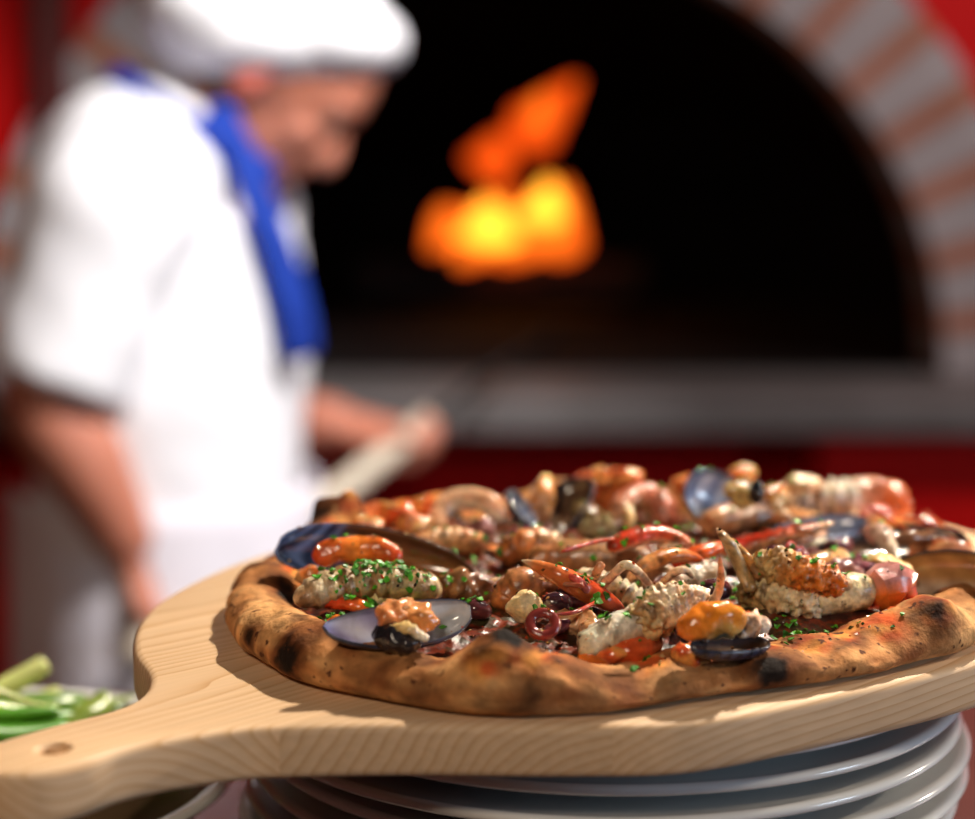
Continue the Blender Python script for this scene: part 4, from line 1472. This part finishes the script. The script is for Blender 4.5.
# tomato along the back rim
for (px, py, h, r, lab) in ((395, 512, .024, .0085, 'orange-red tomato lump by the tall back-left blister'), (425, 508, .024, .0075, 'red tomato lump left of the curled prawn'),
                            (415, 524, .020, .0070, 'golden cheese-coated tomato lump in front of the back-left rim'), (590, 482, .028, .0095, 'large orange tomato lump at the back rim'),
                            (625, 478, .030, .0085, 'glowing orange tomato lump right of the back mussel'), (690, 486, .028, .0075, 'red tomato lump left of the blue-grey mussel'),
                            (742, 474, .030, .0070, 'red tomato lump on the rim behind the yellow mussel flesh'), (778, 494, .026, .0060, 'peach tomato lump right of the yellow mussel flesh'),
                            (925, 528, .022, .0085, 'dark red tomato lump near the far right rim'), (610, 655, .014, .0075, 'orange tomato lump tucked inside the front crust'),
                            (690, 655, .015, .0070, 'orange tomato lump below the plump mussel'), (905, 612, .018, .0060, 'small red tomato lump under the faceted shell end'),
                            (365, 527, .022, .0075, 'yellow-orange tomato lump behind the large mussel shell'), (952, 548, .022, .0075, 'brown-red tomato lump against the right rim')):
    cols = ((0.66, 0.10, 0.025), (0.78, 0.30, 0.07))
    if 'golden' in lab or 'yellow' in lab or 'peach' in lab:
        cols = ((0.78, 0.42, 0.12), (0.72, 0.2, 0.05))
    if 'dark' in lab or 'brown' in lab:
        cols = ((0.35, 0.04, 0.015), (0.5, 0.14, 0.04))
    single('tomato_chunk', lab, 'tomato', 'tomato lumps on the pizza',
           lambda: s_lump('tomato_chunk', px, py, h, (r * 1.35, r, r * .75), cols[0], 'wet', .55, 170, cols[1], random.uniform(-.5, .5)))

# --- chopped parsley strewn over everything: nobody could count it
bpy.context.view_layer.update()
tv, tf = [], []
for t in TOPS + [pizza]:
    for ob in [t] + list(t.children):
        if ob.type != 'MESH':
            continue
        o = len(tv)
        mw = ob.matrix_world
        tv += [mw @ p.co for p in ob.data.vertices]
        tf += [tuple(i + o for i in q.vertices) for q in ob.data.polygons]
bvh = BVHTree.FromPolygons(tv, tf)
mb = MB()
clusters = [(385, 572, .034, 55, 300), (350, 575, .034, 40, 30), (425, 576, .033, 30, 90), (390, 592, .02, 60, 25), (460, 552, .02, 40, 30), (620, 552, .03, 55, 26), (690, 590, .03, 30, 16), (740, 560, .03, 28, 16),
            (790, 585, .03, 55, 34), (850, 565, .02, 40, 14), (800, 490, .03, 45, 36), (720, 490, .03, 25, 10), (590, 615, .02, 25, 26), (880, 600, .02, 60, 12), (640, 640, .02, 40, 12), (320, 590, .02, 30, 8), (560, 545, .02, 60, 18), (700, 530, .02, 60, 18)]
rg = random.Random(3)
spots = []
for px, py, h, sd, n in clusters:
    for _ in range(n):
        a, b = rg.gauss(0, 1), rg.gauss(0, 1)
        spots.append(W(px + a * sd * .55, py + b * sd * .16, h))
for _ in range(330):
    a, r = rg.uniform(0, 2 * pi), sqrt(rg.uniform(0, 1)) * .128
    spots.append(PZ + Vector((r * cos(a), r * sin(a), 0)))
for p in spots:
    hit, nn, _, _ = bvh.ray_cast(Vector((p.x, p.y, BT + .12)), Vector((0, 0, -1)))
    if hit is None or (Vector((hit.x - PZ.x, hit.y - PZ.y, 0)).length > .150):
        continue
    if nn.z < 0:
        nn = -nn
    s = rg.uniform(.0006, .0021)
    ax = nn.cross(Vector((rg.uniform(-1, 1), rg.uniform(-1, 1), .1))).normalized()
    ay = nn.cross(ax)
    g = rg.random()
    col = mixc((0.018, 0.09, 0.006), (0.09, 0.42, 0.018), g)
    k = rg.randint(5, 7)
    hit = hit + nn * 0.0004
    top = [hit + ax * (s * cos(2 * pi * i / k) * rg.uniform(.5, 1.3)) + ay * (s * sin(2 * pi * i / k) * rg.uniform(.4, 1.0)) + nn * rg.uniform(0, s * .9) for i in range(k)]
    bot = [q - nn * 0.00035 for q in top]
    mb.add(top + bot, [tuple(range(k)), tuple(range(2 * k - 1, k - 1, -1))] + [(i, (i + 1) % k, k + (i + 1) % k, k + i) for i in range(k)], [col] * (2 * k))
par = mb.build('chopped_parsley', M['leaf'], None, PZ, smooth=False)
tag(par, 'chopped green parsley sprinkled over the pizza toppings', 'parsley', None, 'stuff')

# tiny crumbs and herb specks
mb = MB()
rg = random.Random(11)
for _ in range(1500):
    a, r = rg.uniform(0, 2 * pi), sqrt(rg.uniform(0, 1)) * .136
    p = PZ + Vector((r * cos(a), r * sin(a), 0))
    hit, nn, _, _ = bvh.ray_cast(Vector((p.x, p.y, BT + .12)), Vector((0, 0, -1)))
    if hit is None:
        continue
    nn = nn if nn.z > 0 else -nn
    s = rg.uniform(.0003, .0011)
    col = rg.choice([(0.02, 0.010, 0.008), (0.16, 0.06, 0.02), (0.45, 0.24, 0.08), (0.40, 0.05, 0.015), (0.05, 0.05, 0.012), (0.62, 0.42, 0.2)])
    ax = nn.cross(Vector((rg.uniform(-1, 1), rg.uniform(-1, 1), .1))).normalized()
    ay = nn.cross(ax)
    q = [hit + ax * s * rg.uniform(.7, 1.5), hit + ay * s * rg.uniform(.6, 1.3), hit - ax * s * rg.uniform(.7, 1.5), hit - ay * s * rg.uniform(.6, 1.3), hit + nn * s * rg.uniform(.6, 1.2), hit - nn * s * .3]
    mb.add(q, [(0, 1, 4), (1, 2, 4), (2, 3, 4), (3, 0, 4), (1, 0, 5), (2, 1, 5), (3, 2, 5), (0, 3, 5)], [col] * 6)
cr_ = mb.build('herb_crumbs', M['wet'], None, PZ, smooth=False)
tag(cr_, 'tiny brown crumbs and herb specks strewn over the pizza toppings', 'crumbs', None, 'stuff')

# ------------------------------------------------------------------ spring onions on the side plate
GRN = (0.08, 0.28, 0.015)
LGR = (0.42, 0.58, 0.10)
PLG = (0.68, 0.74, 0.30)
DGR = (0.03, 0.13, 0.015)


def stalk(label, pts, colf, flat=1.0, name='spring_onion', n=12, cap=.012, hollow=False):
    P = [at(a, b, y=d) for a, b, d, r in pts]
    # the long lower ends rest on the bowl's far-left rim
    e_ = Vector((-0.355 + 0.02 * sin(pts[0][1]), 0.86 + (P[0].y - 0.92) * 0.5, CZ + 0.0515 + pts[0][3]))
    P = [e_ + Vector((-0.09, 0, 0.004)), e_, P[0].lerp(e_, .35)] + P
    pts = [(0, 0, 0, pts[0][3] * .8), (0, 0, 0, pts[0][3] * .9), pts[0]] + list(pts)
    base = sum(P, Vector((0, 0, 0))) / len(P)
    mb_ = MB().add(*tube(P, [p[3] for p in pts], n=n, colf=colf, flat=flat, cap=cap))
    o_ = mb_.build(name, M['stalk'], None, base)
    tag(o_, label, 'spring onion', 'green stalks beside the board')
    return o_


stalk('pale thick green stalk rising highest from the green bundle', [(-60, 722, .94, .0055), (-20, 700, .95, .0055), (15, 682, .96, .0055), (48, 663, .97, .0052)], grad((0, LGR), (.7, (0.56, 0.66, 0.14)), (1, PLG)))
stalk('shorter pale stalk just below the highest green stalk', [(-60, 735, .93, .005), (-10, 722, .94, .005), (25, 709, .95, .005), (62, 692, .96, .0046)], grad((0, GRN), (.5, LGR), (1, PLG)))
stalk('bright green stalk lying level across the middle of the bundle', [(-60, 708, .90, .0042), (-20, 708, .91, .0042), (20, 712, .92, .004), (60, 710, .93, .003)], grad((0, GRN), (.6, (0.25, 0.45, 0.05)), (1, LGR)))
stalk('thin pale green shoot crossing over the bundle', [(-40, 684, .90, .0018), (0, 693, .905, .0018), (25, 702, .91, .0016), (50, 708, .92, .001)], grad((0, LGR), (1, PLG)))
stalk('glossy green stalk at the bottom of the bundle', [(-60, 722, .885, .0042), (-15, 719, .885, .0044), (15, 716, .89, .004), (60, 712, .90, .003)], grad((0, (0.12, 0.4, 0.02)), (1, GRN)))
stalk('dark green broad leaf draped over the bundle', [(-30, 712, .92, .006), (20, 708, .93, .009), (60, 705, .94, .009), (86, 702, .95, .006)], grad((0, DGR), (1, (0.12, 0.24, 0.03))), flat=.7)
stalk('folded olive green leaf with a pointed tip next to the board notch', [(60, 730, .92, .006), (82, 718, .93, .008), (99, 708, .94, .008), (104, 690, .945, .003)], grad((0, GRN), (1, (0.22, 0.30, 0.05))), flat=.8)
stalk('broad dark leaf lying behind the folded olive leaf', [(20, 726, .955, .008), (60, 722, .96, .010), (100, 716, .965, .009), (128, 708, .97, .004)], grad((0, DGR), (1, (0.07, 0.16, 0.02))), flat=.8)
stalk('mid green stalk filling the middle of the bundle behind the glossy one', [(-40, 726, .91, .006), (0, 724, .915, .0065), (40, 722, .92, .006), (80, 716, .93, .003)], grad((0, GRN), (1, (0.10, 0.30, 0.02))))
stalk('thin straight leaf tip reaching to the board notch', [(90, 708, .945, .003), (110, 702, .95, .0022), (138, 694, .955, .0008)], grad((0, GRN), (1, LGR)), flat=.5)
stalk('dark green leaf hanging low in front of the bundle', [(-50, 728, .87, .006), (-10, 736, .88, .009), (30, 734, .89, .008), (70, 726, .90, .005)], grad((0, DGR), (1, GRN)), flat=.7)

# ------------------------------------------------------------------ the chef
CY = 2.25
cb = at(150, 690, y=CY)
CHO = Vector((cb.x, CY, 0))
chef = thing('person', 'person in white cap and blue neckerchief bending towards the oven with a long peel', 'person', CHO)


def pt3(px, py, y):
    return at(px, py, y=y)


pelvis = Vector((cb.x + 0.0, CY, 0.93))
waist = pt3(165, 520, CY)
chest = pt3(175, 320, CY)
upper = pt3(165, 205, CY)
neckb = pt3(192, 142, CY)
headc = pt3(280, 74, CY)
shN = pt3(112, 212, CY - 0.16)
elN = pt3(48, 400, CY - 0.20)
wrN = pt3(138, 560, CY - 0.17)
shF = pt3(225, 205, CY + 0.17)
elF = pt3(235, 420, CY + 0.24)
wrF = pt3(352, 425, CY + 0.16)
pgN = pt3(168, 592, CY - 0.16)      # where the near hand grips
pgF = pt3(395, 436, CY + 0.15)      # where the far hand grips
shaft_d = (pgF - pgN).normalized()

mb = MB()
X_ = Vector((1, 0, 0))
mb.add(*tube([pelvis - Vector((0, 0, .08)), pelvis, waist, chest, upper, neckb], [.13, .15, .135, .14, .125, .055], n=24, wid=1.0, flat=.85, cap=.08, up=(1, 0, 0)))
mb.add(*tube([neckb - Vector((.02, 0, .03)), neckb.lerp(headc, .45), headc], [.062, .058, .06], n=18, cap=.05))
# head: bowed to the right and down
dn = radians(46)
fw = Vector((cos(dn), -0.12, -sin(dn))).normalized()
upv = Vector((sin(dn), 0, cos(dn)))
upv = (upv - fw * upv.dot(fw)).normalized()
sdv = upv.cross(fw)
HM = Matrix((fw, sdv, upv)).transposed()


def hp_(a, b, c):
    return headc + HM @ Vector((a, b, c))


mb.add(*ellipsoid(hp_(0, 0, .02), (.098, .078, .105), rot=HM))
mb.add(*ellipsoid(hp_(.035, 0, -.045), (.062, .06, .072), rot=HM))
mb.add(*ellipsoid(hp_(.068, 0, -.098), (.026, .03, .022), rot=HM))         # chin
mb.add(*tube([hp_(.085, 0, .015), hp_(.102, 0, -.012), hp_(.106, 0, -.030), hp_(.093, 0, -.038)], [.008, .010, .013, .009], cap=.15))
mb.add(*ellipsoid(hp_(.088, 0, -.062), (.012, .024, .006), rot=HM))         # lips
mb.add(*ellipsoid(hp_(.085, 0, -.074), (.011, .021, .006), rot=HM))
mb.add(*ellipsoid(hp_(.082, 0, .028), (.016, .055, .011), rot=HM))          # brow
for s in (-1, 1):
    mb.add(*ellipsoid(hp_(.06, s * .04, -.025), (.028, .022, .022), rot=HM))  # cheek


def limb(a, b, c, r):
    mb.add(*tube([a, a.lerp(b, .5), b, b.lerp(c, .35), b.lerp(c, .7), c], r, n=18, cap=.06, up=(0.2, 1, 0.1)))


limb(shN, elN, wrN, [.062, .052, .046, .046, .037, .029])
limb(shF, elF, wrF, [.062, .052, .046, .046, .037, .029])
mb.add(*tube([shN, upper, shF], [.06, .09, .06], n=18))
hipN = pelvis + Vector((0, -.09, -.04))
hipF = pelvis + Vector((0, .09, -.04))
feet = []
for h_, dx in ((hipN, .03), (hipF, .12)):
    kn = h_ + Vector((dx * .5 + .03, 0, -.42))
    an = h_ + Vector((dx, 0, -.81))
    mb.add(*tube([h_, h_.lerp(kn, .5), kn, kn.lerp(an, .35), an], [.095, .08, .06, .058, .042], n=18, cap=.05, up=(1, 0, 0)))
    mb.add(*tube([an + Vector((-.05, 0, -.035)), an + Vector((.04, 0, -.05)), an + Vector((.16, 0, -.06))], [.035, .036, .022], n=14, cap=.15))
    feet.append(an)


def hand(wr, grip, ax, side):
    """palm plus four curled fingers and a thumb closed round the shaft"""
    pd = (grip - wr).normalized()
    ax = (ax - pd * ax.dot(pd)).normalized()
    nrm = pd.cross(ax) * side
    pc = wr + pd * .045 - nrm * .006
    mb.add(*tube([wr - pd * .03, wr + pd * .01, pc, wr + pd * .082], [.029, .030, .036, .030], n=16, flat=.5, cap=.12, up=nrm))
    for k, (o_, L_) in enumerate(((-.031, .062), (-.0105, .072), (.0105, .068), (.030, .054))):
        k0 = wr + pd * (.072 - .004 * abs(k - 1.4)) + ax * o_ - nrm * .012
        k1 = k0 + pd * (L_ * .38) + nrm * .006
        k2 = k1 + pd * (L_ * .08) + nrm * (L_ * .42)
        k3 = k2 - pd * (L_ * .32) + nrm * .004
        mb.add(*tube([k0 - pd * .02, k0, k1, k2, k3], [.010, .0105, .0098, .009, .0075], n=10, cap=.06))
    t0 = wr + pd * .022 - ax * .030
    t1 = t0 + pd * .025 - ax * .016 + nrm * .018
    t2 = t1 + pd * .026 + ax * .010 + nrm * .020
    mb.add(*tube([wr + pd * .01 - ax * .012, t0, t1, t2], [.013, .0135, .012, .0085], n=10, cap=.08))
    return wr + pd * .078 + nrm * .012


gN = hand(wrN, pgN, shaft_d, 1)
gF = hand(wrF, pgF, shaft_d, 1)
fuse(mb, .0062, 'body', M['skin'], chef, CHO, 3)

for s in (-1, 1):
    m_ = MB().add(*ellipsoid(hp_(-.005, s * .082, -.015), (.018, .008, .031), rot=HM @ Matrix.Rotation(s * .25, 3, 'Z')))
    m_.add(*tube([hp_(-.018, s * .09, .008), hp_(-.004, s * .094, .016), hp_(.006, s * .09, .004)], [.004, .005, .004], cap=.2))
    m_.build('ear', M['ear'], chef, CHO)
    MB().add(*ellipsoid(hp_(.083, s * .032, .006), (.0095, .011, .009), rot=HM)).build('eye', M['eye'], chef, CHO)
m_ = MB()
v, f, c = ellipsoid(hp_(-.012, 0, .022), (.100, .084, .106), 40, 26, rot=HM)
keep = []
m_.add(v, [q for q in f if (HM.transposed() @ (sum((v[i] for i in q), Vector()) / len(q) - headc)).x < -.005 and (HM.transposed() @ (sum((v[i] for i in q), Vector()) / len(q) - headc)).z > -.065], c)
ho = m_.build('hair', M['hair'], chef, CHO)
sd = ho.modifiers.new('s', 'SOLIDIFY')
sd.thickness = .006
sd.offset = 1

# jacket: loose torso and sleeves to the elbow
mb = MB()
hem = waist.lerp(pelvis, .5)
mb.add(*tube([hem, waist, waist.lerp(chest, .5), chest, upper, neckb + Vector((-.012, 0, -.035))], [.165, .163, .166, .166, .150, .082], n=30, cap=.03, flat=.92, up=(1, 0, 0)))
for sh_, el, k in ((shN, elN, .96), (shF, elF, .96)):
    e = sh_.lerp(el, k)
    mb.add(*tube([sh_.lerp(upper, .35) + Vector((0, 0, .0)), sh_, sh_.lerp(e, .4), sh_.lerp(e, .8), e], [.095, .090, .083, .076, .072], n=22, cap=.03, up=(0.2, 1, 0.1)))
mb.add(*tube([shN, upper + Vector((-.02, 0, .02)), shF], [.085, .125, .085], n=22))
mb.rumple(.006, 9, 2, 2)
fuse(mb, .008, 'jacket', M['white_cloth'], chef, CHO, 5)
# trousers
mb = MB()
mb.add(*tube([pelvis + Vector((0, 0, .10)), pelvis, pelvis + Vector((0, 0, -.08))], [.150, .158, .145], n=24, cap=.06, flat=.95, up=(1, 0, 0)))
for h_, an in ((hipN, feet[0]), (hipF, feet[1])):
    kn = h_.lerp(an, .5) + Vector((.03, 0, 0))
    mb.add(*tube([h_, h_.lerp(kn, .5), kn, kn.lerp(an, .5), an + Vector((0, 0, -.01))], [.112, .098, .082, .076, .070], n=20, cap=.03, up=(1, 0, 0)))
fuse(mb, .009, 'trousers', M['trouser'], chef, CHO, 4)
for an in feet:
    m_ = MB().add(*tube([an + Vector((-.075, 0, -.045)), an + Vector((0, 0, -.042)), an + Vector((.08, 0, -.056)), an + Vector((.20, 0, -.066))], [.040, .048, .045, .030], n=18, cap=.12, flat=.9))
    m_.v = [Vector((p.x, p.y, max(p.z, 0.002))) for p in m_.v]
    m_.build('shoe', M['leather'], chef, CHO)
# apron: curved sheet wrapped round the front and near side from waist to shin
mb = MB()
na, nz_ = 46, 30
vv, ff = [], []
for side in (0, 1):
    for i in range(nz_ + 1):
        t = i / nz_
        z = lerp(waist.z + .05, .42, t)
        cx = lerp(waist.x, pelvis.x + .03, min(1, t * 1.6))
        for j in range(na + 1):
            a = lerp(radians(-165), radians(150), j / na)
            r = .176 + .030 * t + (.012 * sin(a * 9) + .008 * sin(a * 17 + 1)) * t - side * .005
            vv.append(Vector((cx + r * cos(a), CY + r * 1.02 * sin(a), z)))
n1 = (nz_ + 1) * (na + 1)
for i in range(nz_):
    for j in range(na):
        a = i * (na + 1) + j
        ff.append((a, a + 1, a + na + 2, a + na + 1))
        ff.append((n1 + a, n1 + a + na + 1, n1 + a + na + 2, n1 + a + 1))
for i in range(nz_):
    for j in (0, na):
        a = i * (na + 1) + j
        ff.append((a, a + na + 1, n1 + a + na + 1, n1 + a))
for i in (0, nz_):
    for j in range(na):
        a = i * (na + 1) + j
        ff.append((a, a + 1, n1 + a + 1, n1 + a))
mb.add(vv, ff)
mb.build('apron', M['grey_cloth'], chef, CHO)
# cap: puffed white crown lying level, with a soft overhang to the front
mb = MB()
cc_ = headc + Vector((-.006, 0, .034))
CR = Matrix.Rotation(radians(3), 3, 'Y')
mb.add(*ellipsoid(cc_, (.135, .108, .052), 36, 18, rot=CR))
mb.add(*ellipsoid(cc_ + Vector((.062, 0, .004)), (.085, .104, .050), 32, 18, rot=CR))
mb.add(*ellipsoid(cc_ + Vector((-.05, 0, .028)), (.095, .102, .058), 32, 18, rot=CR))
mb.add(*ellipsoid(cc_ + Vector((.01, 0, .055)), (.105, .10, .05), 32, 18, rot=CR))
cap_ = fuse(mb, .007, 'cap', M['white_cloth'], chef, CHO, 5)
# neckerchief: roll round the neck and a long tail down the chest
mb = MB()
ring_ = []
nc = neckb + Vector((.006, 0, .018))
for i in range(17):
    a = 2 * pi * i / 16 + 0.2
    ring_.append(nc + Vector((.082 * cos(a), .092 * sin(a), -.050 * cos(a))))
mb.add(*tube(ring_, [.021] * 17, n=14, m=60, cap=0, flat=.75))
tailp = [pt3(215, 100, CY - .07), pt3(240, 155, CY - .10), pt3(265, 220, CY - .115), pt3(287, 290, CY - .11), pt3(302, 362, CY - .10)]
mb.add(*tube(tailp, [.019, .020, .022, .025, .025], n=16, flat=.5, cap=.05, up=(0.5, -1, 0)))
tailp = [pt3(225, 105, CY - .01), pt3(258, 185, CY - .02), pt3(288, 280, CY - .02), pt3(305, 350, CY - .02)]
mb.add(*tube(tailp, [.019, .022, .026, .028], n=16, flat=.5, cap=.05, up=(1, -.3, 0.2)))
fuse(mb, .006, 'neckerchief', M['blue_cloth'], chef, CHO, 3)

# peel held by the chef: pale wooden shaft, thin dark rod, small round blade in the oven
sd_ = (gF - gN).normalized()
pA = gN - sd_ * 0.10
pB = gF + sd_ * 0.045
pD = at(560, 350, y=3.62)
pD.z = max(pD.z, AZ + .01)
peel = thing('oven_peel', 'long pale-shafted oven peel held in both hands by the person in white', 'peel', pA)
MB().add(*tube([pA, pA.lerp(pB, .5), pB], [.0155, .0155, .0150], n=16, cap=.02)).build('shaft', M['shaft'], peel, pA)
MB().add(*tube([pB - sd_ * .03, pB + sd_ * .1, pB.lerp(pD, .6), pD], [.006, .006, .006, .006], n=10, cap=.01)).build('rod', M['steel'], peel, pA)
bd = MB()
bd.add(*ellipsoid(pD + Vector((.06, .10, .0)), (.10, .10, .003), 32, 8))
bd.build('blade', M['steel'], peel, pA)
